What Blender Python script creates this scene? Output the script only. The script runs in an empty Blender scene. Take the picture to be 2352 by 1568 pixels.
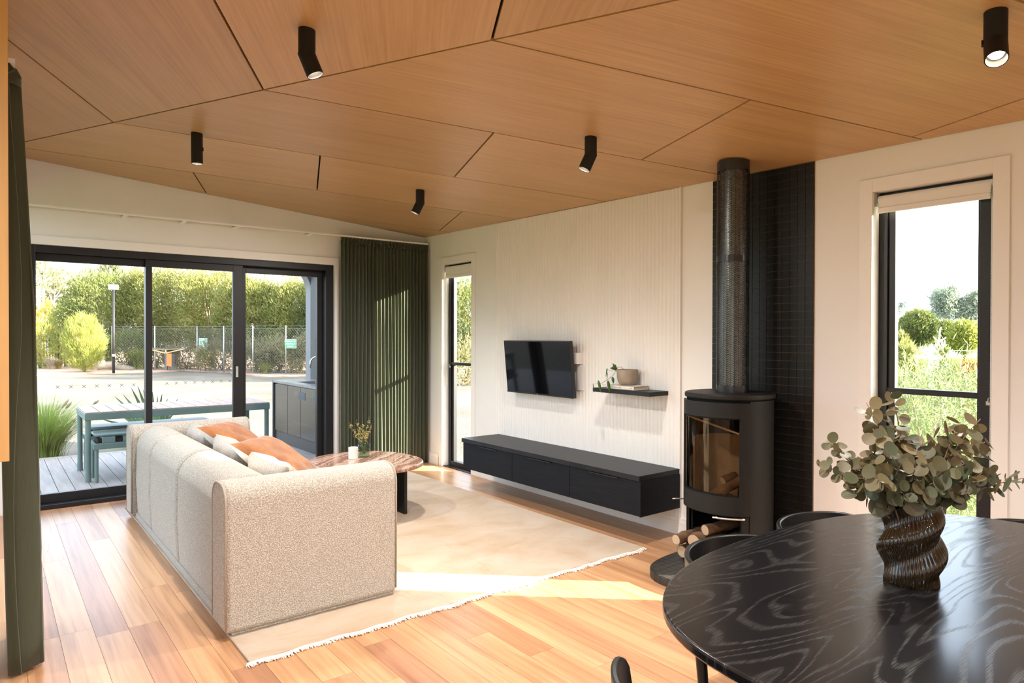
import bpy, bmesh, math, random
import numpy as np
from mathutils import Vector, Matrix
random.seed(7); rng = np.random.default_rng(7)
PI = math.pi
scene = bpy.context.scene
col = scene.collection

# ------------------------------------------------------------------ camera
FPX, YAW, PITCH, ROLL = 1536.2, .66454, -.0077561, .00212836
CX, CY = 1176.0, 784.0
CAM = np.array([-3.7475, -6.3287, 1.36])
def cam_axes():
    f = np.array([math.sin(YAW)*math.cos(PITCH), math.cos(YAW)*math.cos(PITCH), math.sin(PITCH)])
    r = np.array([math.cos(YAW), -math.sin(YAW), 0.0]); u = np.cross(r, f)
    r2 = r*math.cos(ROLL)+u*math.sin(ROLL); u2 = -r*math.sin(ROLL)+u*math.cos(ROLL)
    return r2, u2, f
RGT, UPV, FWD = cam_axes()
cd = bpy.data.cameras.new('camera'); cam = bpy.data.objects.new('camera', cd); col.objects.link(cam)
cd.sensor_width = 36.0; cd.sensor_fit = 'HORIZONTAL'; cd.lens = FPX/2352*36; cd.clip_start = .05; cd.clip_end = 500
mw = Matrix.Identity(4)
for i in range(3):
    mw[i][0] = RGT[i]; mw[i][1] = UPV[i]; mw[i][2] = -FWD[i]; mw[i][3] = CAM[i]
cam.matrix_world = mw
scene.camera = cam
def ray(x, y): return FWD+RGT*((x-CX)/FPX)-UPV*((y-CY)/FPX)
def on(x, y, ax, v):
    d = ray(x, y); return CAM+d*((v-CAM[ax])/d[ax])
def at_depth(x, y, dep): return CAM+ray(x, y)*dep
def depth_of(P): return float(np.dot(np.array(P, float)-CAM, FWD))

# ------------------------------------------------------------------ world, sun, exposure
SUN_EL = math.radians(15.5)
SUN_DIR = Vector((-.735*math.cos(SUN_EL), .678*math.cos(SUN_EL), -math.sin(SUN_EL))).normalized()   # travel direction
world = bpy.data.worlds.new('world'); scene.world = world; world.use_nodes = True
wn = world.node_tree.nodes; wl = world.node_tree.links
sky = wn.new('ShaderNodeTexSky'); sky.sky_type = 'NISHITA'; sky.sun_disc = False
sky.sun_elevation = math.radians(32); sky.sun_rotation = math.atan2(-SUN_DIR.x, -SUN_DIR.y)
sky.air_density = 1.0; sky.dust_density = 3.0; sky.ozone_density = 1.0
hz = wn.new('ShaderNodeMixRGB'); hz.inputs[0].default_value = .35; hz.inputs[2].default_value = (8.2, 9.0, 10.0, 1)
bg = wn['Background']; bg.inputs['Strength'].default_value = .76
wl.new(sky.outputs[0], hz.inputs[1]); wl.new(hz.outputs[0], bg.inputs['Color'])
sl = bpy.data.lights.new('sun', 'SUN'); sl.energy = 42.0; sl.angle = math.radians(.6); sl.color = (1.0, .90, .74)
so = bpy.data.objects.new('sun', sl); col.objects.link(so); so.rotation_euler = SUN_DIR.to_track_quat('-Z', 'Y').to_euler(); so.location = (6, -12, 8)
LAMP_W = 128.0
vs = scene.view_settings
vs.view_transform = 'Standard'; vs.look = 'None'; vs.gamma = 1.0; vs.use_curve_mapping = False; vs.exposure = 0.28
cy = scene.cycles
cy.max_bounces = 7; cy.diffuse_bounces = 4; cy.glossy_bounces = 3; cy.transmission_bounces = 4; cy.transparent_max_bounces = 16
cy.caustics_reflective = False; cy.caustics_refractive = False; cy.sample_clamp_indirect = 6.0; cy.use_denoising = True; cy.adaptive_threshold = .015

# ------------------------------------------------------------------ mesh builder
class MB:
    def __init__(s): s.v = []; s.f = []
    def add(s, vs_, fs_):
        o = len(s.v); s.v += [tuple(map(float, p)) for p in vs_]; s.f += [tuple(i+o for i in f) for f in fs_]; return s
    def box(s, x0, x1, y0, y1, z0, z1):
        x0, x1 = min(x0, x1), max(x0, x1); y0, y1 = min(y0, y1), max(y0, y1); z0, z1 = min(z0, z1), max(z0, z1)
        return s.add([(x0,y0,z0),(x1,y0,z0),(x1,y1,z0),(x0,y1,z0),(x0,y0,z1),(x1,y0,z1),(x1,y1,z1),(x0,y1,z1)],
                     [(3,2,1,0),(4,5,6,7),(0,1,5,4),(1,2,6,5),(2,3,7,6),(3,0,4,7)])
    def prism(s, poly, z0, z1):                      # xy polygon, ccw; z0,z1 numbers or functions of (x,y)
        n = len(poly); g = lambda z, p: z(*p) if callable(z) else z
        return s.add([(p[0],p[1],g(z0,p)) for p in poly]+[(p[0],p[1],g(z1,p)) for p in poly],
                     [tuple(range(n-1,-1,-1)), tuple(range(n,2*n))]+[(i,(i+1)%n,n+(i+1)%n,n+i) for i in range(n)])
    def extrude(s, prof, axis, a0, a1):              # profile in the two other axes, extruded along axis
        n = len(prof)
        def P(p, a): return (a,p[0],p[1]) if axis==0 else ((p[0],a,p[1]) if axis==1 else (p[0],p[1],a))
        return s.add([P(p,a0) for p in prof]+[P(p,a1) for p in prof],
                     [tuple(range(n)), tuple(range(2*n-1,n-1,-1))]+[(i,n+i,n+(i+1)%n,(i+1)%n) for i in range(n)])
    def lathe(s, prof, c=(0,0,0), n=32, closed=False):
        v=[]; f=[]; m=len(prof)
        for i in range(n):
            a=2*PI*i/n
            for r,z in prof: v.append((c[0]+r*math.cos(a),c[1]+r*math.sin(a),c[2]+z))
        for i in range(n):
            for j in range(m-1 if not closed else m):
                k=(j+1)%m; f.append((i*m+j,((i+1)%n)*m+j,((i+1)%n)*m+k,i*m+k))
        s.add(v,f)
        if not closed:
            o=len(s.v)-n*m
            if prof[0][0]>1e-5: s.f.append(tuple(o+i*m for i in range(n-1,-1,-1)))
            if prof[-1][0]>1e-5: s.f.append(tuple(o+i*m+m-1 for i in range(n)))
        return s
    def tube(s, pts, r, n=8, caps=True):             # r number or list
        pts=[Vector(p) for p in pts]; m=len(pts); rr=r if isinstance(r,(list,tuple)) else [r]*m
        t0=(pts[1]-pts[0]).normalized(); ref=Vector((0,0,1)) if abs(t0.z)<.9 else Vector((1,0,0))
        u=t0.cross(ref).normalized(); v=[];f=[]
        for i in range(m):
            t=(pts[min(i+1,m-1)]-pts[max(i-1,0)]).normalized()
            u=(u-t*u.dot(t)).normalized(); w=t.cross(u)
            for k in range(n):
                a=2*PI*k/n; q=pts[i]+(u*math.cos(a)+w*math.sin(a))*rr[i]; v.append(tuple(q))
        for i in range(m-1):
            for k in range(n): f.append((i*n+k,i*n+(k+1)%n,(i+1)*n+(k+1)%n,(i+1)*n+k))
        if caps: f.append(tuple(range(n-1,-1,-1))); f.append(tuple((m-1)*n+k for k in range(n)))
        return s.add(v,f)
    def bar(s, a, b, w, h=None):                     # square-section bar between two points
        h=h or w; a=Vector(a); b=Vector(b); t=(b-a).normalized(); ref=Vector((0,0,1)) if abs(t.z)<.95 else Vector((0,1,0))
        u=t.cross(ref).normalized()*w/2; q=u.cross(t).normalized()*h/2
        return s.add([a-u-q,a+u-q,a+u+q,a-u+q,b-u-q,b+u-q,b+u+q,b-u+q],[(3,2,1,0),(4,5,6,7),(0,1,5,4),(1,2,6,5),(2,3,7,6),(3,0,4,7)])
    def grid(s, fn, nu, nv, close_u=False):
        v=[fn(i/(nu if close_u else nu-1), j/(nv-1)) for i in range(nu) for j in range(nv)]; f=[]
        for i in range(nu if close_u else nu-1):
            for j in range(nv-1):
                k=(i+1)%nu; f.append((i*nv+j,k*nv+j,k*nv+j+1,i*nv+j+1))
        return s.add(v,f)

def superell(cx, cy_, a, b, n, th=0, N=64, a2=None):
    out=[]
    for i in range(N):
        t=2*PI*i/N; c=math.cos(t); s_=math.sin(t)
        ax = a if (c<0 or a2 is None) else a2
        x=ax*math.copysign(abs(c)**(2/n),c); y=b*math.copysign(abs(s_)**(2/n),s_)
        out.append((cx+x*math.cos(th)-y*math.sin(th), cy_+x*math.sin(th)+y*math.cos(th)))
    return out

OFF = {}
def base_of(o): return OFF.get(o.name, Vector((0,0,0))) if o else Vector((0,0,0))
def link(name, me, parent=None):
    o=bpy.data.objects.new(name, me); col.objects.link(o)
    if parent: o.parent=parent
    return o
def mk(name, mb, m, parent=None, smooth=False, bevel=0, seg=2, local=False, origin=None, solid=0, label=None, subs=0, kind=None):
    me=bpy.data.meshes.new(name); off=Vector((0,0,0)) if local else base_of(parent)
    org=Vector(origin) if origin is not None else Vector((0,0,0))
    if origin is None and parent is None and not local and mb.v:      # top-level mesh: origin at its base
        a=np.array(mb.v); org=Vector(((a[:,0].min()+a[:,0].max())/2,(a[:,1].min()+a[:,1].max())/2,a[:,2].min()))
    sub = org if origin is not None or parent is None else off
    me.from_pydata([(x-sub.x,y-sub.y,z-sub.z) for x,y,z in mb.v],[],mb.f); me.update()
    me.materials.append(m)
    if smooth:
        me.polygons.foreach_set('use_smooth',[True]*len(me.polygons))
    o=link(name,me,parent)
    o.location = (org-off) if origin is not None else (org if parent is None else Vector((0,0,0)))
    OFF[o.name]=org if (origin is not None or parent is None) else off
    if smooth=='auto':
        me.set_sharp_from_angle(angle=math.radians(38))
    if solid:
        md=o.modifiers.new('solid','SOLIDIFY'); md.thickness=solid; md.offset=0
    if bevel:
        md=o.modifiers.new('bevel','BEVEL'); md.width=bevel; md.segments=seg; md.limit_method='ANGLE'; md.angle_limit=math.radians(40)
    if subs:
        md=o.modifiers.new('subs','SUBSURF'); md.levels=subs; md.render_levels=subs
    if label: o['label']=label
    if kind: o['kind']=kind
    return o
def thing(name, label, cat, loc=(0,0,0), rz=0, group=None):
    o=bpy.data.objects.new(name,None); col.objects.link(o); o.empty_display_size=.05
    o.location=loc; o.rotation_euler=(0,0,rz); o['label']=label; o['category']=cat
    if group: o['group']=group
    OFF[o.name]=Vector(loc); return o
def tag(o, label, cat, group=None, kind=None):
    o['label']=label; o['category']=cat
    if group: o['group']=group
    if kind: o['kind']=kind
    return o
def struct(name, mb, m, label, cat, **k):
    o=mk(name,mb,m,**k); tag(o,label,cat,kind='structure'); return o
def sroot(name, label, cat, loc=(0,0,0)):
    o=thing(name,label,cat,loc); o['kind']='structure'; return o
def share(name, me_obj, parent, loc, rot=(0,0,0), sc=(1,1,1)):
    o=bpy.data.objects.new(name, me_obj.data); col.objects.link(o); o.parent=parent; o.location=loc; o.rotation_euler=rot; o.scale=sc; return o
def copy_tree(o, parent=None):
    c=o.copy(); col.objects.link(c); c.parent=parent
    for ch in list(o.children): copy_tree(ch,c)
    return c
def np_mesh(name, V, F4, m, parent=None, smooth=False):
    me=bpy.data.meshes.new(name); nv=len(V); nf=len(F4); k=F4.shape[1]
    off=np.array(base_of(parent)); V=np.asarray(V,np.float32)-off.astype(np.float32)
    me.vertices.add(nv); me.vertices.foreach_set('co',V.ravel())
    me.loops.add(nf*k); me.loops.foreach_set('vertex_index',F4.astype(np.int32).ravel())
    me.polygons.add(nf); me.polygons.foreach_set('loop_start',np.arange(0,nf*k,k,dtype=np.int32))
    me.update(calc_edges=True); me.materials.append(m)
    o=link(name,me,parent); return o
def text(name, s, size, m, parent, M4, align='CENTER', depth=.0006):
    cu=bpy.data.curves.new(name,'FONT'); cu.body=s; cu.size=size; cu.align_x=align; cu.align_y='CENTER'; cu.extrude=depth
    cu.materials.append(m); t_=bpy.data.objects.new(name,cu); me=bpy.data.meshes.new_from_object(t_); bpy.data.objects.remove(t_)
    if not me.materials: me.materials.append(m)
    o=bpy.data.objects.new(name,me); col.objects.link(o); o.parent=parent; o.matrix_local=M4; return o

# ------------------------------------------------------------------ materials
def mat(name, color=(.8,.8,.8), rough=.5, metal=0, spec=.5, **kw):
    m=bpy.data.materials.new(name); m.use_nodes=True; b=m.node_tree.nodes['Principled BSDF']
    b.inputs['Base Color'].default_value=(*color,1); b.inputs['Roughness'].default_value=rough
    b.inputs['Metallic'].default_value=metal; b.inputs['Specular IOR Level'].default_value=spec
    for k,v in kw.items(): b.inputs[k].default_value=v
    return m
class NT:
    def __init__(s,m): s.m=m; s.n=m.node_tree.nodes; s.l=m.node_tree.links; s.b=s.n.get('Principled BSDF')
    def new(s,t,**kw):
        n=s.n.new('ShaderNode'+t)
        for k,v in kw.items(): setattr(n,k,v)
        return n
    def coord(s,kind='Object',scale=(1,1,1),rot=(0,0,0),vtype='POINT',add=None):
        c=s.new('TexCoord'); out=c.outputs[kind]
        mp=s.new('Mapping',vector_type=vtype); mp.inputs['Scale'].default_value=scale; mp.inputs['Rotation'].default_value=rot
        if add is not None:
            va=s.new('VectorMath',operation='ADD'); s.l.new(out,va.inputs[0]); s.l.new(add,va.inputs[1]); out=va.outputs[0]
        s.l.new(out,mp.inputs['Vector']); return mp.outputs[0]
    def rand(s,mul=50):
        i=s.new('ObjectInfo'); m=s.new('Math',operation='MULTIPLY'); m.inputs[1].default_value=mul; s.l.new(i.outputs['Random'],m.inputs[0]); return i.outputs['Random'],m.outputs[0]
    def noise(s,vec,scale=5,detail=4,rough=.5,dist=0):
        n=s.new('TexNoise'); n.inputs['Scale'].default_value=scale; n.inputs['Detail'].default_value=detail; n.inputs['Roughness'].default_value=rough; n.inputs['Distortion'].default_value=dist
        if vec is not None: s.l.new(vec,n.inputs['Vector'])
        return n.outputs['Fac']
    def ramp(s,fac,stops,interp='LINEAR'):
        r=s.new('ValToRGB'); r.color_ramp.interpolation=interp; e=r.color_ramp.elements
        while len(e)<len(stops): e.new(.5)
        for el,(p,c) in zip(e,stops): el.position=p; el.color=(*c,1) if len(c)==3 else c
        s.l.new(fac,r.inputs[0]); return r.outputs[0]
    def mix(s,fac,a,b,mode='MIX'):
        n=s.new('MixRGB',blend_type=mode)
        for i,v in zip((0,1,2),(fac,a,b)):
            if hasattr(v,'default_value'): s.l.new(v,n.inputs[i])
            else: n.inputs[i].default_value=v if isinstance(v,float) else (*v,1)
        return n.outputs[0]
    def bump(s,h,strength=.3,dist=.01):
        b=s.new('Bump'); b.inputs['Strength'].default_value=strength; b.inputs['Distance'].default_value=dist; s.l.new(h,b.inputs['Height']); s.l.new(b.outputs[0],s.b.inputs['Normal'])
    def color(s,c): s.l.new(c,s.b.inputs['Base Color'])
    def rough(s,c): s.l.new(c,s.b.inputs['Roughness'])

def noisy(name, c1, c2, scale=8, rough=.6, bump=0, bscale=60, bdist=.004, detail=4, stretch=(1,1,1), rot=(0,0,0), spec=.5, lo=.3, hi=.7, kind='Object', **kw):
    m=mat(name,c1,rough,spec=spec,**kw); t=NT(m); v=t.coord(kind,stretch,rot)
    t.color(t.ramp(t.noise(v,scale,detail),[(lo,c1),(hi,c2)]))
    if bump: t.bump(t.noise(t.coord(kind,stretch,rot),bscale,3),bump,bdist)
    return m

M={}
M['wall']=noisy('white_paint',(.80,.780,.745),(.83,.810,.775),3,.62,.05,220,.0006,spec=.3)
M['trim']=mat('white_trim',(.84,.81,.77),.45,spec=.35)
M['white']=mat('white_plastic',(.85,.84,.82),.4)
M['blackalu']=mat('black_aluminium',(.011,.011,.013),.42,spec=.4)
M['blackmetal']=mat('black_steel',(.016,.015,.014),.5,spec=.4)
M['lampblack']=mat('lamp_black',(.010,.009,.009),.55,spec=.3)
M['stove']=noisy('stove_paint',(.011,.0105,.010),(.0135,.013,.0125),40,.50,.10,900,.0004,spec=.20)
M['pitch']=mat('matt_black',(.006,.006,.006),.8,spec=.2)
M['chrome']=mat('brushed_steel',(.62,.59,.54),.28,1)
M['zinc']=mat('galvanised',(.50,.52,.54),.45,.8)
M['fluepipe']=mat('flue_steel',(.42,.40,.37),.35,.9)
M['guard']=mat('guard_satin',(.012,.012,.012),.27,.0,spec=.55)
M['meshwire']=mat('mesh_wire',(.17,.18,.17),.7)
M['ventgrey']=mat('vent_grey',(.10,.12,.14),.5)
M['cord']=mat('cord_white',(.75,.73,.7),.5)

def veneer(name,ang):
    m=mat(name,(.45,.24,.09),.40,spec=.70); t=NT(m); rv,ro=t.rand(30.0)
    v=t.coord('Object',(1.0,.022,1.0),(0,0,math.radians(ang)),'TEXTURE',add=ro)
    a=t.noise(v,1.6,7,.62,.1)
    v2=t.coord('Object',(1.0,.16,1.0),(0,0,math.radians(ang)),'TEXTURE',add=ro)
    b=t.noise(v2,1.1,3,.5)
    c1=t.ramp(a,[(.28,(.40,.225,.090)),(.5,(.50,.300,.130)),(.72,(.585,.365,.172))])
    c2=t.mix(.30,c1,t.ramp(b,[(.3,(.38,.20,.075)),(.7,(.58,.345,.155))]))
    hs=t.new('HueSaturation'); t.l.new(c2,hs.inputs['Color']); mr=t.new('MapRange'); mr.inputs['To Min'].default_value=.88; mr.inputs['To Max'].default_value=1.08
    t.l.new(rv,mr.inputs['Value']); t.l.new(mr.outputs[0],hs.inputs['Value']); t.color(hs.outputs[0])
    t.bump(a,.08,.002); return m
M['veneerA']=veneer('oak_veneer_a',-19.8); M['veneerB']=veneer('oak_veneer_b',60.7)
M['joint']=mat('joint_black',(.006,.005,.004),.8,spec=.1)

def plank_mat():
    m=mat('blackbutt_plank',(.5,.28,.15),.30,spec=.45); t=NT(m); rv,ro=t.rand(60.0)
    cv=t.new('CombineXYZ'); t.l.new(ro,cv.inputs[0]); t.l.new(ro,cv.inputs[1])
    v=t.coord('Object',(26,.9,1),add=cv.outputs[0])
    a=t.noise(v,1.3,8,.62,.35)
    v3=t.coord('Object',(9,.45,1),add=cv.outputs[0]); c=t.noise(v3,1.2,3,.5,.4)
    base=t.ramp(rv,[(0,(.60,.345,.180)),(.14,(.50,.265,.140)),(.26,(.66,.400,.215)),(.45,(.57,.320,.170)),(.62,(.68,.420,.230)),(.78,(.44,.220,.125)),(.88,(.62,.360,.195)),(1,(.54,.290,.155))])
    dark=t.mix(1.0,base,t.ramp(a,[(.30,(.66,.59,.53)),(.55,(.92,.90,.88)),(.8,(1.0,.98,.95))]),'MULTIPLY')
    d2=t.mix(1.0,dark,t.ramp(c,[(.35,(.86,.82,.79)),(.6,(1.05,1.05,1.05))]),'MULTIPLY')
    v4=t.coord('Object',(14,1.3,1),add=cv.outputs[0]); k=t.noise(v4,3.0,2,.5,1.2)
    d3=t.mix(t.ramp(k,[(.755,(0,0,0)),(.80,(1,1,1))]),d2,(.16,.07,.035))
    t.color(d3); t.bump(a,.06,.001); return m
M['plank']=plank_mat()

def boucle():
    m=mat('boucle',(.66,.60,.52),.95,spec=.15); t=NT(m); v=t.coord('Object')
    vo=t.new('TexVoronoi',feature='SMOOTH_F1'); vo.inputs['Scale'].default_value=200; vo.inputs['Randomness'].default_value=1
    t.l.new(v,vo.inputs['Vector']); n=t.noise(v,260,2,.6)
    ad=t.new('Math',operation='MULTIPLY_ADD'); t.l.new(vo.outputs['Distance'],ad.inputs[0]); ad.inputs[1].default_value=-1.0; t.l.new(n,ad.inputs[2])
    t.color(t.ramp(ad.outputs[0],[(.0,(.38,.34,.29)),(.20,(.55,.505,.445)),(.5,(.69,.645,.58))])); t.bump(ad.outputs[0],.75,.005)
    t.b.inputs['Sheen Weight'].default_value=.15; return m
M['boucle']=boucle()
M['piping']=noisy('piping',(.34,.30,.245),(.46,.41,.35),200,.9,.5,300,.002)
M['velvet']=noisy('orange_velvet',(.20,.062,.012),(.38,.14,.032),11,.75,.6,16,.02,detail=4); M['velvet'].node_tree.nodes['Principled BSDF'].inputs['Sheen Weight'].default_value=.35
M['linen']=noisy('white_linen',(.82,.79,.74),(.88,.86,.82),12,.9,.25,18,.01)

def rugm():
    m=mat('rug',(.6,.48,.36),.95,spec=.1); t=NT(m); v=t.coord('Object',(1.0,1.6,1)); a=t.noise(v,2.2,6,.62,.6); v2=t.coord('Object',(3,1.0,1)); b=t.noise(v2,5.0,4,.6,.8)
    c=t.ramp(a,[(.30,(.42,.295,.175)),(.5,(.50,.39,.285)),(.72,(.55,.46,.375))])
    d=t.mix(t.ramp(b,[(.60,(0,0,0)),(.74,(.6,.6,.6))]),c,(.42,.27,.14)); t.color(d)  # gold blotches put the sheen of the pile into the colour
    t.bump(t.noise(t.coord('Object'),420,2,.7),.6,.004); t.b.inputs['Sheen Weight'].default_value=.25; return m
M['rug']=rugm(); M['fringe']=mat('rug_fringe',(.86,.78,.70),.95,spec=.1)

def curtm():
    m=mat('green_curtain',(.085,.105,.07),.9,spec=.15); t=NT(m); a=t.noise(t.coord('Object',(1,1,.02)),420,2); b=t.noise(t.coord('Object',(1,1,1)),700,1)
    t.color(t.mix(a,(.046,.054,.034),(.076,.088,.057))); t.bump(b,.25,.001); t.b.inputs['Sheen Weight'].default_value=.2; return m
M['curtain']=curtm()
M['blind']=mat('blind_fabric',(.80,.76,.71),.85,spec=.1)

def glassm(name,tint=(1,1,1),refl=1.0):
    m=bpy.data.materials.new(name); m.use_nodes=True; n=m.node_tree.nodes; l=m.node_tree.links; n.clear()
    o=n.new('ShaderNodeOutputMaterial'); mx=n.new('ShaderNodeMixShader'); tr=n.new('ShaderNodeBsdfTransparent'); gl=n.new('ShaderNodeBsdfGlossy'); fr=n.new('ShaderNodeFresnel')
    fr.inputs['IOR'].default_value=1.45; tr.inputs['Color'].default_value=(*tint,1); gl.inputs['Roughness'].default_value=.0; gl.inputs['Color'].default_value=(refl,refl,refl,1)
    ge=n.new('ShaderNodeNewGeometry'); sb=n.new('ShaderNodeMath'); sb.operation='SUBTRACT'; sb.inputs[0].default_value=1; l.new(ge.outputs['Backfacing'],sb.inputs[1]); mu=n.new('ShaderNodeMath'); mu.operation='MULTIPLY'; l.new(fr.outputs[0],mu.inputs[0]); l.new(sb.outputs[0],mu.inputs[1])
    l.new(mu.outputs[0],mx.inputs[0]); l.new(tr.outputs[0],mx.inputs[1]); l.new(gl.outputs[0],mx.inputs[2]); l.new(mx.outputs[0],o.inputs['Surface']); return m
M['glass']=glassm('window_glass',(.97,.985,.98),.8)
M['stoveglass']=glassm('stove_glass',(.80,.74,.66),1.0)
M['vaseglass']=glassm('green_glass',(.80,.90,.82),1.0)
M['xmark']=mat('grey_decal',(.25,.27,.28),.6)

def oakblack():
    m=mat('black_oak',(.009,.0085,.009),.25,spec=.42); t=NT(m)
    v=t.coord('Object',(.75,3.4,1)); n=t.noise(v,1.3,2.0,.40,.35)
    w=t.new('Math',operation='MULTIPLY'); t.l.new(n,w.inputs[0]); w.inputs[1].default_value=150.0
    sn=t.new('Math',operation='SINE'); t.l.new(w.outputs[0],sn.inputs[0])
    line=t.ramp(sn.outputs[0],[(.30,(0,0,0)),(1.0,(1,1,1))])
    fine=t.ramp(t.noise(t.coord('Object',(5,200,1)),3,3,.6),[(.40,(0,0,0)),(.60,(1,1,1))])
    f=t.mix(1.0,line,fine,'MULTIPLY')
    t.color(t.mix(f,(.006,.0055,.006),(.022,.020,.0195)))
    t.rough(t.ramp(f,[(0,(.21,.21,.21)),(1,(.36,.36,.36))])); t.bump(f,.10,.0006); return m
M['blackoak']=oakblack()
M['ebony']=noisy('charcoal_veneer',(.006,.007,.010),(.011,.0125,.016),4,.48,.12,6,.0006,stretch=(1,1,30),spec=.13)
M['ebonytop']=noisy('charcoal_veneer_top',(.008,.009,.012),(.016,.018,.021),4,.42,.12,6,.0006,stretch=(30,1,1),spec=.25)
M['chair']=mat('chair_black',(.007,.0065,.0065),.34,spec=.30)
M['tile']=noisy('black_tile',(.009,.0085,.008),(.015,.0145,.014),6,.34,.08,60,.001,spec=.25)
M['hearthtile']=noisy('hearth_tile',(.022,.021,.020),(.035,.033,.031),6,.42,.08,60,.001,spec=.5)
M['grout']=mat('grout',(.17,.115,.07),.9,spec=.1)
M['groutg']=mat('grout_grey',(.30,.29,.27),.9,spec=.1)

def marble():
    m=mat('striped_marble',(.6,.4,.3),.10,spec=.55); t=NT(m); v=t.coord('Object',(1,1,1),(0,0,math.radians(52)))
    n=t.noise(v,2.2,5,.6,.2); sp=t.new('SeparateXYZ'); t.l.new(v,sp.inputs[0])
    ma=t.new('Math',operation='MULTIPLY_ADD'); t.l.new(n,ma.inputs[0]); ma.inputs[1].default_value=.32; t.l.new(sp.outputs[0],ma.inputs[2])
    cx=t.new('CombineXYZ'); t.l.new(ma.outputs[0],cx.inputs[0]); b=t.noise(cx.outputs[0],7.5,5,.66)
    t.color(t.ramp(b,[(.30,(.06,.018,.010)),(.40,(.22,.075,.035)),(.46,(.60,.42,.33)),(.51,(.20,.070,.035)),(.57,(.66,.52,.44)),(.64,(.30,.12,.07)),(.75,(.55,.36,.28))])); return m
M['marble']=marble()
M['candle']=mat('white_candle',(.84,.82,.79),.5)
M['stemg']=mat('stem_green',(.12,.16,.05),.7); M['stemb']=mat('stem_brown',(.20,.10,.045),.7)
M['flower']=noisy('yellow_flower',(.42,.30,.07),(.58,.47,.18),300,.8)
def leafm(name,c1,c2,scale=3,trans=.35,rough=.55):
    m=mat(name,c1,rough,spec=.3); t=NT(m); rv,ro=t.rand(9.0); v=t.coord('Object',add=ro); f=t.noise(v,scale,3,.6); c=t.ramp(f,[(.35,c1),(.65,c2)]); t.color(c)
    tl=t.new('BsdfTranslucent'); t.l.new(c,tl.inputs['Color']); mx=t.new('MixShader'); mx.inputs[0].default_value=trans
    o=t.n['Material Output']; t.l.new(t.b.outputs[0],mx.inputs[1]); t.l.new(tl.outputs[0],mx.inputs[2]); t.l.new(mx.outputs[0],o.inputs['Surface']); return m
def eucm():
    m=mat('eucalyptus_leaf',(.12,.14,.06),.5,spec=.35); t=NT(m); i=t.new('ObjectInfo')
    c=t.ramp(i.outputs['Random'],[(0,(.042,.058,.028)),(.2,(.085,.085,.036)),(.4,(.145,.100,.040)),(.55,(.060,.072,.040)),(.75,(.175,.110,.042)),(.9,(.110,.090,.042)),(1,(.07,.075,.04))])
    n=t.noise(t.coord('Object'),60,3); t.color(t.mix(.35,c,t.ramp(n,[(.3,(.035,.045,.022)),(.7,(.14,.125,.07))])))
    tl=t.new('BsdfTranslucent'); t.l.new(c,tl.inputs['Color']); mx=t.new('MixShader'); mx.inputs[0].default_value=.2
    o=t.n['Material Output']; t.l.new(t.b.outputs[0],mx.inputs[1]); t.l.new(tl.outputs[0],mx.inputs[2]); t.l.new(mx.outputs[0],o.inputs['Surface']); return m
M['euc']=eucm()
M['pothos']=leafm('pothos_leaf',(.030,.085,.016),(.075,.160,.030),30,.15,.35)
M['pot']=noisy('stone_pot',(.26,.21,.155),(.36,.30,.225),14,.85,.15,120,.002)
M['soil']=mat('soil',(.03,.02,.012),.95)
M['bookc']=noisy('book_cover',(.70,.64,.57),(.74,.68,.61),10,.7); M['paper']=mat('paper',(.62,.54,.44),.85); M['ink']=mat('ink',(.10,.08,.07),.7)
M['amber']=mat('amber_glass',(.020,.010,.0025),.05,spec=.6)
M['tvscreen']=mat('tv_screen',(.003,.003,.004),.05,spec=.36); M['tvbody']=mat('tv_plastic',(.012,.012,.016),.35)
M['bark']=noisy('log_bark',(.075,.038,.019),(.21,.115,.055),14,.85,.5,40,.006,stretch=(1,1,1))
def endgrain():
    m=mat('log_end',(.5,.36,.22),.8); t=NT(m); v=t.coord('Object'); w=t.new('TexWave',wave_type='RINGS',rings_direction='X'); w.inputs['Scale'].default_value=60; w.inputs['Distortion'].default_value=2; t.l.new(v,w.inputs['Vector'])
    t.color(t.ramp(w.outputs['Fac'],[(.2,(.36,.25,.16)),(.7,(.62,.48,.34))])); return m
M['logend']=endgrain()
M['vermic']=noisy('firebrick',(.33,.24,.16),(.42,.31,.22),10,.9); M['ash']=mat('grey_lining',(.12,.11,.10),.9)
M['timber']=noisy('cupboard_timber',(.48,.25,.085),(.60,.34,.13),2.5,.4,.05,4,.001,stretch=(9,9,.9),detail=6)
def emit(name,c,s):
    m=bpy.data.materials.new(name); m.use_nodes=True; n=m.node_tree.nodes; n.clear(); o=n.new('ShaderNodeOutputMaterial'); e=n.new('ShaderNodeEmission'); e.inputs[0].default_value=(*c,1); e.inputs[1].default_value=s; m.node_tree.links.new(e.outputs[0],o.inputs[0]); return m
M['bulb']=emit('lamp_glow',(1,.84,.60),45.0)
M['reflector']=mat('lamp_reflector',(.80,.62,.40),.3,.6)
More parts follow.
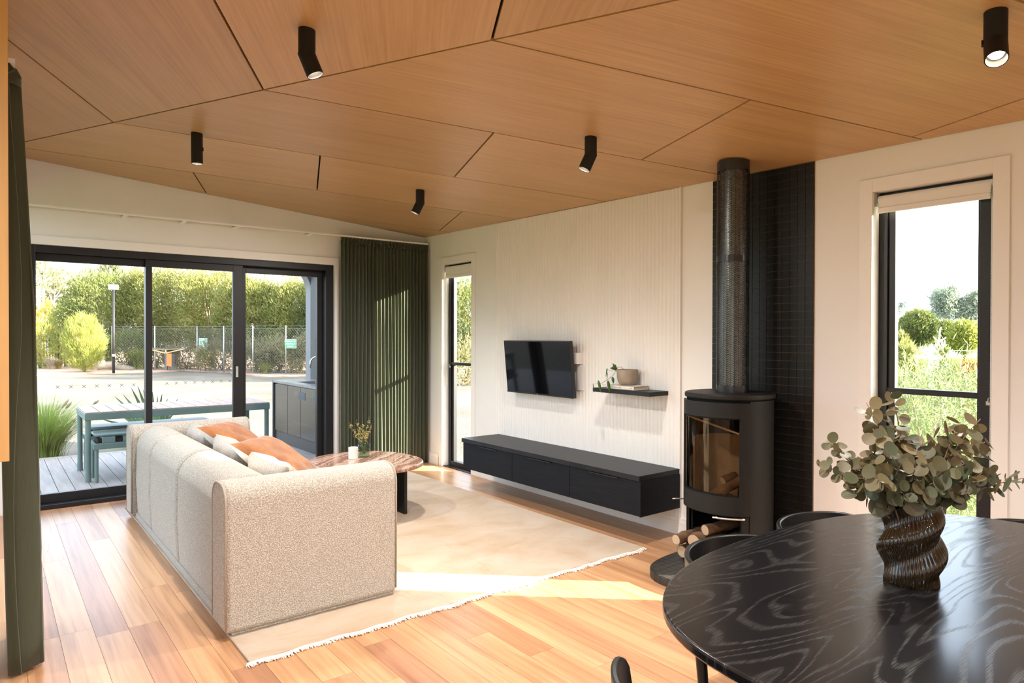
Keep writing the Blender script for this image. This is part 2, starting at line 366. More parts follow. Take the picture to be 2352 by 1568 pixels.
# outdoor
M['deck']=noisy('grey_deck',(.20,.175,.165),(.30,.27,.255),2.2,.65,.1,5,.001,stretch=(9,.8,1),detail=6)
M['fascia']=mat('deck_edge',(.16,.14,.13),.7)
M['sage']=mat('sage_steel',(.12,.18,.165),.45); M['sagepl']=noisy('sage_seat',(.11,.17,.165),(.135,.20,.195),30,.5)
M['teak']=noisy('table_slat',(.28,.19,.145),(.38,.27,.215),5,.6,stretch=(9,1,1))
M['gravel']=noisy('pale_gravel',(.115,.104,.086),(.180,.165,.140),.55,.95,.6,22,.03,detail=8,spec=.05)
M['earth']=noisy('red_earth',(.40,.20,.12),(.56,.42,.31),1.5,.95,.5,14,.05,detail=6)
M['lawn']=noisy('lawn',(.085,.14,.025),(.15,.21,.05),1.2,.9,.6,30,.05,detail=6,spec=.03)
M['charwall']=mat('charcoal_cladding',(.028,.030,.034),.6); M['archgrey']=mat('arch_reveal',(.16,.165,.175),.6)
M['kitdoor']=noisy('kitchen_door',(.045,.041,.036),(.060,.055,.048),4,.22,stretch=(1,1,12),spec=.5); M['kitframe']=mat('kitchen_frame',(.035,.034,.035),.5); M['stone']=noisy('stone_top',(.14,.145,.15),(.20,.205,.21),20,.18)
M['signg']=mat('sign_green',(.10,.33,.17),.6); M['signw']=mat('sign_white',(.85,.88,.86),.6); M['signs']=mat('sign_sage',(.22,.42,.33),.6)
M['rust']=mat('orange_board',(.62,.20,.05),.7); M['shade']=mat('dark_roofing',(.10,.10,.11),.6); M['pine']=mat('pine_frame',(.62,.42,.22),.7)
M['trunkw']=noisy('pale_trunk',(.50,.44,.38),(.68,.62,.55),6,.9); M['trunkb']=noisy('brown_trunk',(.16,.11,.075),(.26,.19,.14),6,.9)
M['logw']=noisy('grey_log',(.40,.34,.28),(.56,.50,.43),6,.9)
LF={'olive':leafm('olive_foliage',(.145,.165,.042),(.34,.33,.10),.7,.4),'dark':leafm('dark_foliage',(.085,.115,.035),(.21,.235,.065),.6,.35),'yell':leafm('yellow_foliage',(.30,.27,.06),(.50,.43,.12),.8,.4),
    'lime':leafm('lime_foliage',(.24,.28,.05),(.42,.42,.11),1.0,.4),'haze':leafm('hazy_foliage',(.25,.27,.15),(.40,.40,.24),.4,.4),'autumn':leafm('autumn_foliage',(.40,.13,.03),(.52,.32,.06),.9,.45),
    'gum':leafm('gum_foliage',(.16,.20,.14),(.28,.32,.23),.5,.4),'wattle':leafm('wattle_foliage',(.12,.16,.065),(.25,.29,.15),1.2,.5),'grass':leafm('grass_blades',(.13,.22,.035),(.28,.36,.08),3,.4),'straw':leafm('straw_heads',(.36,.30,.20),(.55,.47,.34),3,.4),
    'yucca':leafm('yucca_blades',(.10,.16,.075),(.20,.27,.13),3,.25),'scrub':leafm('scrub_foliage',(.17,.16,.07),(.33,.29,.15),.9,.35)}

# ------------------------------------------------------------------ room shell
def ceil_z(x,y): return 2.431-.080*x+.014*y
FL=mk('floor',MB().box(-4.9,.2,-8.7,.2,-.10,-.018),M['joint'],origin=(0,0,0)); tag(FL,'warm blackbutt timber strip floor of the living room','floor',kind='structure')
WP=.1302; x=-4.80; row=0
rs=random.Random(11)
while x<-.001:
    w=min(WP,-x); y=-8.6-rs.uniform(0,1.4)
    while y<.02:
        L=rs.uniform(.75,2.3); y1=min(y+L,.04); y0=max(y,-8.6)
        if y1-y0>.05: mk('plank',MB().box(x+.0006,x+w-.0006,y0+.0006,y1-.0006,-.018,0),M['plank'],FL,origin=(x+w/2,(y0+y1)/2,0))
        y+=L
    x+=WP

def wall_with_holes(x0,x1,z0,z1f,holes,axis,a0,a1):
    # wall slab between a0..a1 on `axis`, spans x0..x1 on the other, rect holes [(u0,u1,w0,w1)]; top z function of u
    mb=MB(); us=sorted({x0,x1,*[h[0] for h in holes],*[h[1] for h in holes]})
    for u0,u1 in zip(us[:-1],us[1:]):
        hs=[h for h in holes if h[0]<=u0+1e-6 and h[1]>=u1-1e-6]
        segs=[]
        if hs:
            h=hs[0]
            if h[2]>z0+1e-6: segs.append((z0,h[2],z0,h[2]))
            segs.append((h[3],z1f(u0),h[3],z1f(u1)))
        else: segs.append((z0,z1f(u0),z0,z1f(u1)))
        for b0,t0,b1,t1 in segs:
            P=(lambda u,a,z:(a,u,z)) if axis==0 else (lambda u,a,z:(u,a,z))
            v=[P(u0,a0,b0),P(u1,a0,b1),P(u1,a1,b1),P(u0,a1,b0),P(u0,a0,t0),P(u1,a0,t1),P(u1,a1,t1),P(u0,a1,t0)]
            mb.add(v,[(3,2,1,0),(4,5,6,7),(0,1,5,4),(1,2,6,5),(2,3,7,6),(3,0,4,7)])
    return mb
LW=(-.905,-.372,0.0,2.105); RW=(-5.238,-4.690,0.0,2.138)
WR=struct('wall_right',wall_with_holes(-8.7,.2,-.1,lambda u:ceil_z(0,u)+.03,[LW,RW],0,0,.14),M['wall'],'white painted wall carrying the television and the stove','wall',origin=(0,0,0))
WF=struct('wall_far',wall_with_holes(-3.80,0,-.1,lambda u:ceil_z(u,0)+.03,[(-3.56,-1.035,0.0,2.063)],1,0,.20),M['wall'],'white gable wall above the black sliding doors','wall',origin=(0,0,0))
struct('wall_left',wall_with_holes(-3.6,.2,-.1,lambda u:2.85,[(-2.78,-.12,.0,2.42)],0,-3.99,-3.80),M['wall'],'white left wall with wide glazing behind the near curtain','wall')
struct('wall_return',MB().box(-4.8,-3.99,-3.6,-3.42,-.1,2.9),M['wall'],'white return wall beside the timber cupboard','wall')
struct('wall_kitchen',wall_with_holes(-8.7,-3.42,-.1,lambda u:2.92,[(-7.6,-4.6,.9,2.2)],0,-5.0,-4.8),M['wall'],'white side wall behind the camera with an added long window','wall')
struct('wall_back',MB().box(-5.0,.2,-8.8,-8.6,-.1,2.95),M['wall'],'white back wall behind the dining end','wall')

# ceiling: flat raked plane clad in herringbone veneer panels
CE=mk('ceiling',MB().prism([(-5.0,-8.8),(.2,-8.8),(.2,.2),(-5.0,.2)],lambda x,y:ceil_z(x,y)+.016,lambda x,y:ceil_z(x,y)+.10),M['joint'],origin=(0,0,0)); tag(CE,'raked ceiling of angled oak veneer panels with thin black joints','ceiling',kind='structure')
struct('roof',MB().prism([(-5.2,-9.0),(.5,-9.0),(.5,.45),(-5.2,.45)],lambda x,y:ceil_z(x,y)+.16,lambda x,y:ceil_z(x,y)+.30),M['charwall'],'dark roof slab over the room','roof',origin=(0,0,0))
def clip(poly,p,d,keep_left=True):
    out=[]; s=1 if keep_left else -1
    sd=lambda q:s*(d[0]*(q[1]-p[1])-d[1]*(q[0]-p[0]))
    for i in range(len(poly)):
        a,b=poly[i],poly[(i+1)%len(poly)]; sa,sb=sd(a),sd(b)
        if sa>=0: out.append(a)
        if sa*sb<0:
            t=sa/(sa-sb); out.append((a[0]+(b[0]-a[0])*t,a[1]+(b[1]-a[1])*t))
    return out
def between(poly,a,b,d):
    sd=lambda p,q:d[0]*(q[1]-p[1])-d[1]*(q[0]-p[0])
    r=clip(poly,a,d,sd(a,b)>0)
    return clip(r,b,d,sd(b,a)>0) if len(r)>=3 else []
def inset(poly,g):
    out=list(poly); n=len(poly)
    for i in range(n):
        a,b=poly[i],poly[(i+1)%n]; d=(b[0]-a[0],b[1]-a[1]); L=math.hypot(*d)
        if L<1e-6: continue
        nx,ny=-d[1]/L,d[0]/L; out=clip(out,(a[0]+nx*g,a[1]+ny*g),d,True)
        if len(out)<3: return []
    return out
N0=np.array([-2.648,-2.882]); DN=np.array([.4925,-1.2795]); FD=DN/np.linalg.norm(DN)
room=[(-4.8,-8.6),(0,-8.6),(0,0),(-4.8,0)]
dA=(math.cos(math.radians(-19.8)),math.sin(math.radians(-19.8))); dB=(math.cos(math.radians(240.7)),math.sin(math.radians(240.7)))
cross=math.radians(69.3); dX=(math.cos(cross),math.sin(cross))
splits={-3:[(-2.34,-.32),(-.27,-.89)],-2:[(-1.80,-1.49)],-1:[(-1.313,-2.79)],0:[(-.81,-4.10)],1:[(-.18,-5.18)],2:[(-1.2,-6.8)],3:[(-.5,-7.9)]}
right_half=clip(room,N0,FD,True); left_half=clip(room,N0,FD,False)
def panel(poly,m):
    p=inset(poly,.0055)
    if len(p)>=3: mk('ceiling_panel',MB().prism(p,lambda x,y:ceil_z(x,y),lambda x,y:ceil_z(x,y)+.015),m,CE)
for k in range(-4,6):
    a=N0+DN*k; b=N0+DN*(k+1)
    s=between(right_half,a,b,dA)
    if len(s)>=3:
        # strip k lies between node k and k+1
        sp=[s]
        for c in splits.get(k,[]):
            nxt=[]
            for q in sp:
                for side in (True,False):
                    r=clip(q,c,dX,side)
                    if len(r)>=3: nxt.append(r)
            sp=nxt
        for q in sp: panel(q,M['veneerA'])
    s=between(left_half,a,b,dB)
    if len(s)>=3: panel(s,M['veneerB'])

# skirting, fluted panel, tile panel
def skirt(name,y0,y1,label):
    o=struct(name,MB().box(-.014,0,y0,y1,0,.115).box(-.018,0,y0,y1,0,.09),M['trim'],label,'baseboard',bevel=.002)
skirt('baseboard_right',-3.688,-.98,'white skirting board under the floating black unit'); skirt('baseboard_corner',-.30,-.005,'short white skirting in the far corner by the curtain'); skirt('baseboard_near',-8.6,-5.31,'white skirting beyond the tall right window'); skirt('baseboard_tiled',-4.615,-4.372,'short white skirting between the black tiles and right window')
FP=struct('trim_1',MB().box(-.010,0,-3.424,-1.300,.115,2.39),M['wall'],'white fluted feature panel behind the television','wall panel')
npf=60; pw=(3.420-1.302)/npf
prof=[(0,0)]+[(-pw*(i/8), -.010-.010*math.sin(PI*i/8)**.8) for i in range(9)]
fl0=None
for i in range(npf):
    y=-1.302-pw*i; zt=ceil_z(0,y)-.002
    mb=MB(); P=[(-.0095,y-.0006)]+[(-.0095-.0085*math.sin(PI*j/8)**.75,y-.0006-(pw-.0012)*j/8) for j in range(1,8)]+[(-.0095,y-pw+.0006)]
    mb.extrude([(p[0],p[1]) for p in P],2,.118,zt); mk('flute',mb,M['wall'],FP,smooth='auto')
struct('trim_2',MB().box(-.020,0,-3.436,-3.424,.115,2.385),M['trim'],'thin white edge strip closing the fluted panel','trim')

TY0,TY1=-4.369,-3.688; TP=(TY1-TY0)/14
TW=struct('trim_3',MB().box(-.010,0,TY0,TY1,0.0,2.373),M['grout'],'black mosaic tiled wall panel behind the wood stove','tiled wall')
tiles=[]
for r in range(49):
    for c in range(14):
        y0=TY0+c*TP; z0=.002+r*TP; z1=min(z0+TP,ceil_z(0,y0)-.004)
        if z1-z0>.01: tiles.append((y0+.0015,y0+TP-.0015,z0+.0015,z1-.0015,c,r))
vis=sorted(tiles,key=lambda t:(0 if t[2]>.35 else 1, t[4]+(0 if t[4]<8 else 20), -t[5]))
sq=None
for i,t in enumerate(vis[:300]):
    mk('tile',MB().box(-.0145,-.009,*t[:4]),M['tile'],TW,origin=(-.012,(t[0]+t[1])/2,(t[2]+t[3])/2))
mb=MB()
for t in vis[300:]: mb.box(-.0145,-.009,*t[:4])
mk('tiles_behind_stove',mb,M['tile'],TW,kind='stuff')
# hearth
hp=[]
for i in range(29):
    t=PI/2+PI*i/28; n_=3.2; c=math.cos(t); s=math.sin(t)
    hp.append((-.30+.550*math.copysign(abs(c)**(2/n_),c) if c<0 else -.30, -4.050+.312*math.copysign(abs(s)**(2/n_),s)))
hp=[(-.016,-3.738)]+hp+[(-.016,-4.362)]
HE=thing('hearth','low rounded plinth of small charcoal tiles under the wood stove','hearth',(-.4,-4.03,0))
mk('slab',MB().prism(hp,.0,.0415),M['groutg'],HE)
hin=inset(hp,.0015)
for i in range(20):
    for j in range(15):
        x0=-.016-TP*(i+1); y0=-4.375+TP*j; cell=[(x0+.0014,y0+.0014),(x0+TP-.0014,y0+.0014),(x0+TP-.0014,y0+TP-.0014),(x0+.0014,y0+TP-.0014)]
        q=cell
        for a,b in zip(hin,hin[1:]+hin[:1]):
            d=(b[0]-a[0],b[1]-a[1])
            if math.hypot(*d)<1e-6 or len(q)<3: continue
            q=clip(q,a,d,True)
        if len(q)>=3:
            ar=abs(sum(q[k][0]*q[(k+1)%len(q)][1]-q[(k+1)%len(q)][0]*q[k][1] for k in range(len(q))))/2
            if ar>8e-5: mk('tile',MB().prism(q,.041,.0455),M['hearthtile'],HE)
pl=[np.array(p) for p in hp[1:-1]]; cum=[0]
for a,b in zip(pl[:-1],pl[1:]): cum.append(cum[-1]+np.linalg.norm(b-a))
def along(s): 
    k=max(i for i in range(len(cum)) if cum[i]<=s+1e-9); k=min(k,len(pl)-2); t=(s-cum[k])/(cum[k+1]-cum[k]); return pl[k]+(pl[k+1]-pl[k])*t
nr=int(cum[-1]/TP)
for i in range(nr):
    a=along(cum[-1]*i/nr+.001); b=along(cum[-1]*(i+1)/nr-.001); d=(b-a)/np.linalg.norm(b-a); n=np.array([d[1],-d[0]])*.0035
    mk('rim_tile',MB().prism([tuple(a),tuple(a+n),tuple(b+n),tuple(b)][::1],.002,.0435),M['hearthtile'],HE)

# ------------------------------------------------------------------ windows in the right wall
def tall_window(name,H,label,latch_y,wide_left):
    y0,y1,z0,z1=H; r=sroot(name,label,'window',(.1,(y0+y1)/2,0))
    aw=.070
    for nm,b in (('architrave',(-.011,0,y1,y1+aw-.004,0.0,z1+aw)),('architrave',(-.011,0,y0-aw+.004,y0,0.0,z1+aw)),('architrave',(-.011,0,y0,y1,z1,z1+aw))):
        mk(nm,MB().box(*b),M['trim'],r,bevel=.001)
    mk('sill',MB().box(0.0,.09,y0,y1,-.004,.006),M['blackalu'],r)
    fw=.045; jw=.076 if wide_left else .040
    mk('frame',MB().box(.070,.13,y1-fw,y1,.0,z1).box(.070,.13,y0,y0+jw,.0,z1).box(.070,.13,y0+jw,y1-fw,z1-fw,z1).box(.070,.13,y0+jw,y1-fw,.0,.055),M['blackalu'],r,bevel=.002)
    mk('sash',MB().box(.085,.125,y1-fw-.035,y1-fw,.055,z1-fw).box(.085,.125,y0+jw,y0+jw+.012,.055,z1-fw),M['blackalu'],r,bevel=.002)
    mk('transom',MB().box(.075,.125,y0+jw,y1-fw,1.058,1.088),M['blackalu'],r,bevel=.002)
    mk('pane',MB().box(.103,.108,y0+jw+.01,y1-fw-.03,1.088,z1-fw),M['glass'],r); mk('pane',MB().box(.103,.108,y0+jw+.01,y1-fw-.03,.055,1.058),M['glass'],r)
    lt=MB().tube([(.07+.012*math.cos(a),latch_y,1.055+.012*math.sin(a)) for a in np.linspace(0,2*PI,15)],.003,6); lt.box(.066,.082,latch_y-.012,latch_y+.012,1.03,1.05)
    mk('latch',lt,M['chrome'],r,smooth=True)
    return r
tall_window('window_1',LW,'tall narrow black framed window beside the far curtain',-.40,False)
tall_window('window_2',RW,'tall black framed window behind the eucalyptus bouquet',-5.205,True)
def blind(name,H,drop,label,chain_y,chain_z):
    y0,y1,z0,z1=H; r=thing(name,label,'roller blind',(.045,(y0+y1)/2,z1-.01),group='roller blinds in the tall windows')
    mk('tube',MB().extrude([(.045+.022*math.cos(a),z1-.040+.022*math.sin(a)) for a in np.linspace(0,2*PI,17)[:-1]],1,y0+.012,y1-.012),M['blind'],r,smooth='auto')
    mk('fabric',MB().box(.0215,.0235,y0+.018,y1-.018,z1-drop,z1-.040),M['blind'],r)
    mk('bottom_rail',MB().box(.016,.029,y0+.018,y1-.018,z1-drop-.030,z1-drop),M['blind'],r,bevel=.003)
    mk('bracket',MB().box(.02,.07,y0+.002,y0+.010,z1-.075,z1-.005),M['zinc'],r); mk('bracket',MB().box(.02,.07,y1-.010,y1-.002,z1-.075,z1-.005),M['zinc'],r)
    mb=MB()
    for dx in (0,.012):
        mb.tube([(.03+dx,chain_y,z1-.05),(.03+dx,chain_y,chain_z)],.0012,4)
        z=z1-.05
        while z>chain_z:
            mb.box(.0282+dx,.0318+dx,chain_y-.0018,chain_y+.0018,z-.0036,z); z-=.0075
    mb.tube([(.036+.006*math.cos(a),chain_y,chain_z+.008*math.sin(a)) for a in np.linspace(PI,2*PI,7)],.0015,4)
    mk('pull_chain',mb,M['cord'],r); return r
blind('roller_blind',LW,.115,'white roller blind rolled up in the narrow far window',-.392,.85)
blind('roller_blind',RW,.085,'white roller blind rolled up in the right window by the table',-5.222,.68)

# ------------------------------------------------------------------ sliding doors in the far wall
D1=sroot('door_1','wide black framed glass sliding doors onto the deck','sliding door',(-2.3,.1,0))
for b in ((-3.63,-3.56,-.016,0,0,2.133),(-3.56,-1.03,-.016,0,2.063,2.133)): mk('architrave',MB().box(*b),M['trim'],D1,bevel=.002)
mk('architrave',MB().box(-1.035,-.99,-.016,0,0,2.133),M['trim'],D1,bevel=.002)
mk('frame',MB().box(-3.56,-3.46,.02,.18,0,2.063).box(-1.115,-1.035,.02,.18,0,2.063).box(-3.46,-1.115,.02,.18,2.005,2.063).box(-3.46,-1.115,.0,.18,0,.035),M['blackalu'],D1,bevel=.003)
sash=[(-3.46,-2.650,.105,-3.452,-2.696),(-2.696,-1.900,.065,-2.646,-1.987),(-1.940,-1.115,.135,-1.855,-1.165)]
for i,(a,b,y,g0,g1) in enumerate(sash):
    zt=1.945; zb=.105
    s=mk('sash',MB().box(a,g0,y-.02,y+.02,.035,2.005).box(g1,b,y-.02,y+.02,.035,2.005).box(g0,g1,y-.02,y+.02,zt,2.005).box(g0,g1,y-.02,y+.02,.035,zb),M['blackalu'],D1,bevel=.002)
    p=mk('pane',MB().box(g0,g1,y-.004,y+.004,zb,zt),M['glass'],D1)
    cnt=8; z=.985
    for k in range(cnt):
        if i==2 and k>3: continue
        xx=(g0+.14+.089*k) if i==0 else (g0+.115+.074*k)
        zz=on(128+22*k if i==0 else 384+18*k,(889-.6*k) if i==0 else 880-.7*k,1,y)[2] if i<2 else z+.04
        q=MB()
        for s_ in (-1,1): q.bar((xx-.012,y-.0052,zz-s_*.012),(xx+.012,y-.0052,zz+s_*.012),.0006,.004)
        mk('x_mark',q,M['xmark'],p)
mk('lock',MB().box(-1.965,-1.945,.035,.045,.98,1.08),M['zinc'],D1,bevel=.002)
# left glazing (seen only in reflections) + unseen kitchen window added for sky fill
D2=sroot('door_2','black framed glazing in the left wall behind the curtain','sliding door',(-3.9,-1.4,0))
mk('frame',MB().box(-3.95,-3.86,-2.78,-2.72,0,2.42).box(-3.95,-3.86,-.18,-.12,0,2.42).box(-3.95,-3.86,-2.72,-.18,2.36,2.42).box(-3.95,-3.86,-2.72,-.18,0,.06).box(-3.94,-3.87,-1.48,-1.42,.06,2.36),M['blackalu'],D2)
mk('pane',MB().box(-3.908,-3.902,-2.72,-1.48,.06,2.36),M['glass'],D2); mk('pane',MB().box(-3.908,-3.902,-1.42,-.18,.06,2.36),M['glass'],D2)
W3=sroot('fill_window','long kitchen window in the side wall behind the camera','window',(-4.9,-6.1,.9))
mk('frame',MB().box(-4.95,-4.86,-7.6,-7.55,.9,2.2).box(-4.95,-4.86,-4.65,-4.6,.9,2.2).box(-4.95,-4.86,-7.55,-4.65,2.15,2.2).box(-4.95,-4.86,-7.55,-4.65,.9,.95),M['blackalu'],W3)
mk('pane',MB().box(-4.908,-4.902,-7.55,-4.65,.95,2.15),M['glass'],W3)

# ------------------------------------------------------------------ curtains and track
def curtain_mesh(p0,p1,z0,z1,folds,amp,seed,flare=0,thick=.003):
    r_=random.Random(seed); ph=[r_.uniform(-.6,.6) for _ in range(folds+2)]; am=[r_.uniform(.65,1.2) for _ in range(folds+2)]
    dx,dy=p1[0]-p0[0],p1[1]-p0[1]; L=math.hypot(dx,dy); ux,uy=dx/L,dy/L; nx,ny=-uy,ux
    def fn(u,v):
        k=u*folds; i=int(k); t=k-i
        a=am[i]*(1-t)+am[i+1]*t; p=ph[i]*(1-t)+ph[i+1]*t
        z=z0+(z1-z0)*v; lo=1-v
        A=amp*a*(.55+.45*min(1,lo*2.5))
        w=math.sin(2*PI*k+p*lo*1.6+.25*math.sin(7*v+i))
        w=math.copysign(abs(w)**.8,w)
        s=u*L+amp*.35*math.sin(4*PI*k+p)*(.3+.7*lo)+.018*lo*math.sin(3.1*u*PI+seed)
        off=A*w+flare*lo
        return (p0[0]+ux*s+nx*off,p0[1]+uy*s+ny*off,z)
    return MB().grid(fn,folds*12+1,26)
c1=thing('curtain','dark green pleated curtain drawn back in the far corner','curtain',(-.5,-.12,0))
mk('drape',curtain_mesh((-1.015,-.115),(-.035,-.115),.012,2.30,25,.024,3),M['curtain'],c1,smooth=True,solid=.004)
mk('heading',curtain_mesh((-1.015,-.115),(-.035,-.115),2.27,2.332,25,.018,3),M['curtain'],c1,smooth=True,solid=.006)
c2=thing('curtain','dark green curtain hanging close to the camera at the left','curtain',(-3.65,-3.1,0))
mk('drape',curtain_mesh((-3.672,-3.03),(-3.672,-2.52),.012,2.37,6,.055,5,flare=-.045),M['curtain'],c2,smooth=True,solid=.005)
mk('heading',curtain_mesh((-3.672,-3.03),(-3.672,-2.52),2.36,2.43,6,.030,5),M['curtain'],c2,smooth=True,solid=.006)
ct=thing('curtain_track','slim white curtain track across the far gable wall','curtain track',(-2,-.1,2.34))
mk('rail',MB().box(-3.72,-.03,-.128,-.100,2.337,2.352),M['white'],ct,bevel=.002)
for px in (286,420,541,709):
    xx=on(px,510,1,-.05)[0]; b=mk('bracket',MB().box(xx-.016,xx+.016,-.128,0,2.327,2.339),M['white'],ct,bevel=.002); mk('screw',MB().box(xx-.004,xx+.004,-.03,0,2.339,2.350),M['zinc'],b)
ct2=thing('curtain_track','white curtain track above the left glazing','curtain track',(-3.67,-2,2.43))
mk('rail',MB().box(-3.685,-3.660,-3.04,-.2,2.432,2.448),M['white'],ct2); 
for yy in (-2.9,-1.7,-.5): mk('bracket',MB().box(-3.80,-3.660,yy-.015,yy+.015,2.448,2.458),M['white'],ct2)

# timber overhead cupboard at the left edge
cb=thing('overhead_cupboard','honey timber wall cupboard at the left edge above floor','cupboard',(-4.2,-3.95,.97))
mk('carcass',MB().box(-4.75,-3.745,-4.22,-3.606,.985,2.42),M['timber'],cb,bevel=.002); mk('side_panel',MB().box(-3.745,on(20,600,1,-4.24)[0],-4.24,-3.606,on(15,1060,1,-4.24)[2],2.44),M['timber'],cb,bevel=.002)
for x0 in (-4.745,-4.245): mk('door',MB().box(x0,x0+.494,-4.24,-4.222,.985,2.42),M['timber'],cb,bevel=.002)

# ------------------------------------------------------------------ spotlights
def spot_lamp(x,y,tilt,az,label,watt):
    z=ceil_z(x,y); r=thing('ceiling_spotlight',label,'spotlight',(x,y,z),group='black ceiling spotlights'); R_=.034
    mk('mount',MB().lathe([(R_,-.105),(R_,.004)],(0,0,0),28),M['lampblack'],r,smooth='auto',local=True)
    h=bpy.data.objects.new('head',None)
    Mx=Matrix.Translation((0,0,-.098))@Matrix.Rotation(az,4,'Z')@Matrix.Rotation(tilt,4,'Y')
    def tr(mb): 
        mb.v=[tuple(Mx@Vector(p)) for p in mb.v]; return mb
    mk('head',tr(MB().lathe([(R_*.999,.012),(R_*1.001,-.088),(R_*.90,-.0885),(R_*.86,-.05),(.0,-.048)],(0,0,0),28)),M['lampblack'],r,smooth='auto',local=True)
    mk('reflector',tr(MB().lathe([(R_*.885,-.0875),(R_*.55,-.052)],(0,0,0),28,closed=False)),M['reflector'],r,smooth='auto',local=True) if False else None
    b=mk('bulb',tr(MB().lathe([(.024,-.058),(.020,-.066),(.0,-.069)],(0,0,0),20)),M['bulb'],r,smooth='auto',local=True)
    mk('hinge',tr(MB().box(-.006,.006,R_*.9,R_*1.14,-.01,.012)),M['lampblack'],r,local=True)
    ld=bpy.data.lights.new('spot','SPOT'); ld.energy=watt; ld.color=(1.0,.955,.90); ld.spot_size=math.radians(152); ld.spot_blend=1.0; ld.shadow_soft_size=.026
    lo=bpy.data.objects.new('spot_light',ld); col.objects.link(lo); lo.parent=r
    dv=(Mx.to_3x3()@Vector((0,0,-1))); lo.location=Mx@Vector((0,0,-.091)); lo.rotation_euler=dv.to_track_quat('-Z','Y').to_euler()
    return r
def aim(dx,dy,deg): return math.radians(deg), math.atan2(-dy,-dx)
t,a=aim(.65,-.35,22); spot_lamp(-2.727,-3.674,t,a,'black spotlight over the sofa end, bent to the right',LAMP_W)
t,a=aim(.3,.5,3); spot_lamp(-2.716,-1.812,t,a,'black spotlight pointing straight down near the far left',LAMP_W)
t,a=aim(-.75,.5,24); spot_lamp(-1.101,-3.658,t,a,'black bent spotlight in front of the fluted panel',LAMP_W)
t,a=aim(-.75,.5,26); spot_lamp(-1.098,-1.784,t,a,'smallest black spotlight nearest the far corner',LAMP_W)
t,a=aim(-.7,-.25,32); spot_lamp(-1.106,-5.562,t,a,'glowing black spotlight above the dining table',LAMP_W)
for x,y,l_ in ((-2.72,-5.56,'black spotlight above the camera side of the dining table'),(-1.1,-7.4,'black spotlight behind the table near the right wall'),(-2.72,-7.4,'black spotlight behind the camera in the middle of the kitchen'),(-4.1,-5.5,'black spotlight beside the long kitchen window')): spot_lamp(x,y,.02,0,l_,LAMP_W)  # unseen lamps added for fill, carrying on the grid of the visible ones

# ------------------------------------------------------------------ floating unit, television, shelf
U=thing('floating_cabinet','long black wall-hung unit with three drop fronts below the television','cabinet',(-.22,-2.42,.19))
mk('carcass',MB().box(-.405,-.020,-3.430,-1.385,.190,.420),M['ebony'],U); mk('top_panel',MB().box(-.433,-.020,-3.436,-1.373,.420,.455),M['ebonytop'],U,bevel=.0015)
mk('end_panel',MB().box(-.425,-.020,-3.4405,-3.430,.188,.420),M['ebony'],U,bevel=.001)
for (ya,yb),(ha,hb) in zip(((-1.385,-2.087),(-2.091,-2.767),(-2.771,-3.430)),((-1.605,-1.882),(-2.297,-2.565),(-2.980,-3.248))):
    d=mk('drop_front',MB().box(-.423,-.406,yb,ya,.190,.416),M['ebony'],U,bevel=.001)
    mk('handle',MB().box(-.437,-.420,hb,ha,.4165,.4195).box(-.437,-.434,hb,ha,.409,.4195),M['tvbody'],d,label='slim black edge pull')
TV=thing('television','flat black television tilted on a bracket against the fluted panel','television',(-.1,-2.05,.865))
ty0,ty1=-2.475,-1.625
def tvp(u,v,d): # u along y 0..1 from left, v up 0..1, d depth behind front
    y=ty1+(ty0-ty1)*u; z=.868+.454*v; xx=-.112-.045*v+d
    return (xx,y,z+d*.1)
def slab(u0,u1,v0,v1,d0,d1):
    return MB().add([tvp(u0,v0,d0),tvp(u1,v0,d0),tvp(u1,v1,d0),tvp(u0,v1,d0),tvp(u0,v0,d1),tvp(u1,v0,d1),tvp(u1,v1,d1),tvp(u0,v1,d1)],[(0,1,2,3),(7,6,5,4),(0,4,5,1),(1,5,6,2),(2,6,7,3),(3,7,4,0)])
mk('case',slab(0,1,0,1,0,.035),M['tvbody'],TV,bevel=.003); mk('screen',slab(.006,.994,.028,.985,-.0012,.0),M['tvscreen'],TV); mk('chin',slab(.002,.998,.002,.026,-.003,.0),M['tvbody'],TV)
mk('logo',slab(.478,.496,.010,.022,-.0042,-.003),M['chrome'],TV)
mk('wall_bracket',MB().box(-.085,-.012,-2.20,-1.90,.98,1.24),M['blackmetal'],TV); mk('bracket_arm',MB().box(-.075,-.012,-2.475,-2.44,1.14,1.23),M['white'],TV,bevel=.003); mk('socket',MB().box(-.028,-.012,-2.50,-2.42,.93,1.13),M['white'],TV,bevel=.002)
SH=mk('floating_shelf',MB().box(-.213,-.018,-3.335,-2.790,.951,.981),M['ebonytop'],bevel=.001); tag(SH,'short black floating shelf holding a book and a pot','shelf')
BK=thing('book','cream hardback book lying under the stone pot','book',(-.11,-3.05,.981))
mk('cover',MB().box(-.192,-.030,-3.173,-2.915,.9815,.9845).box(-.192,-.030,-3.173,-2.915,1.0065,1.0095).box(-.192,-.189,-3.173,-2.915,.9815,1.0095),M['bookc'],BK,bevel=.0008); mk('pages',MB().box(-.189,-.034,-3.170,-2.918,.9845,1.0065),M['paper'],BK)
TM=Matrix(((0,0,-1,0),(-1,0,0,0),(0,1,0,0),(0,0,0,1)))
def face_x(loc): return Matrix.Translation(loc)@TM
b0=OFF[BK.name]
text('lettering','THE  KINFOLK  HOME',.010,M['ink'],BK,face_x(Vector((-.1923,-3.005,.9955))-b0)); mk('emblem',MB().prism([(0,0),(0,0)],0,0),M['ink'],BK) if False else None
mk('spine_mark',MB().add([(-.1926,-3.140,.9955),(-.1926,-3.148,1.0000),(-.1926,-3.148,.9910),(-.1918,-3.140,.9955),(-.1918,-3.148,1.0000),(-.1918,-3.148,.9910)],[(0,1,2),(5,4,3),(0,3,4,1),(1,4,5,2),(2,5,3,0)]),M['ink'],BK)
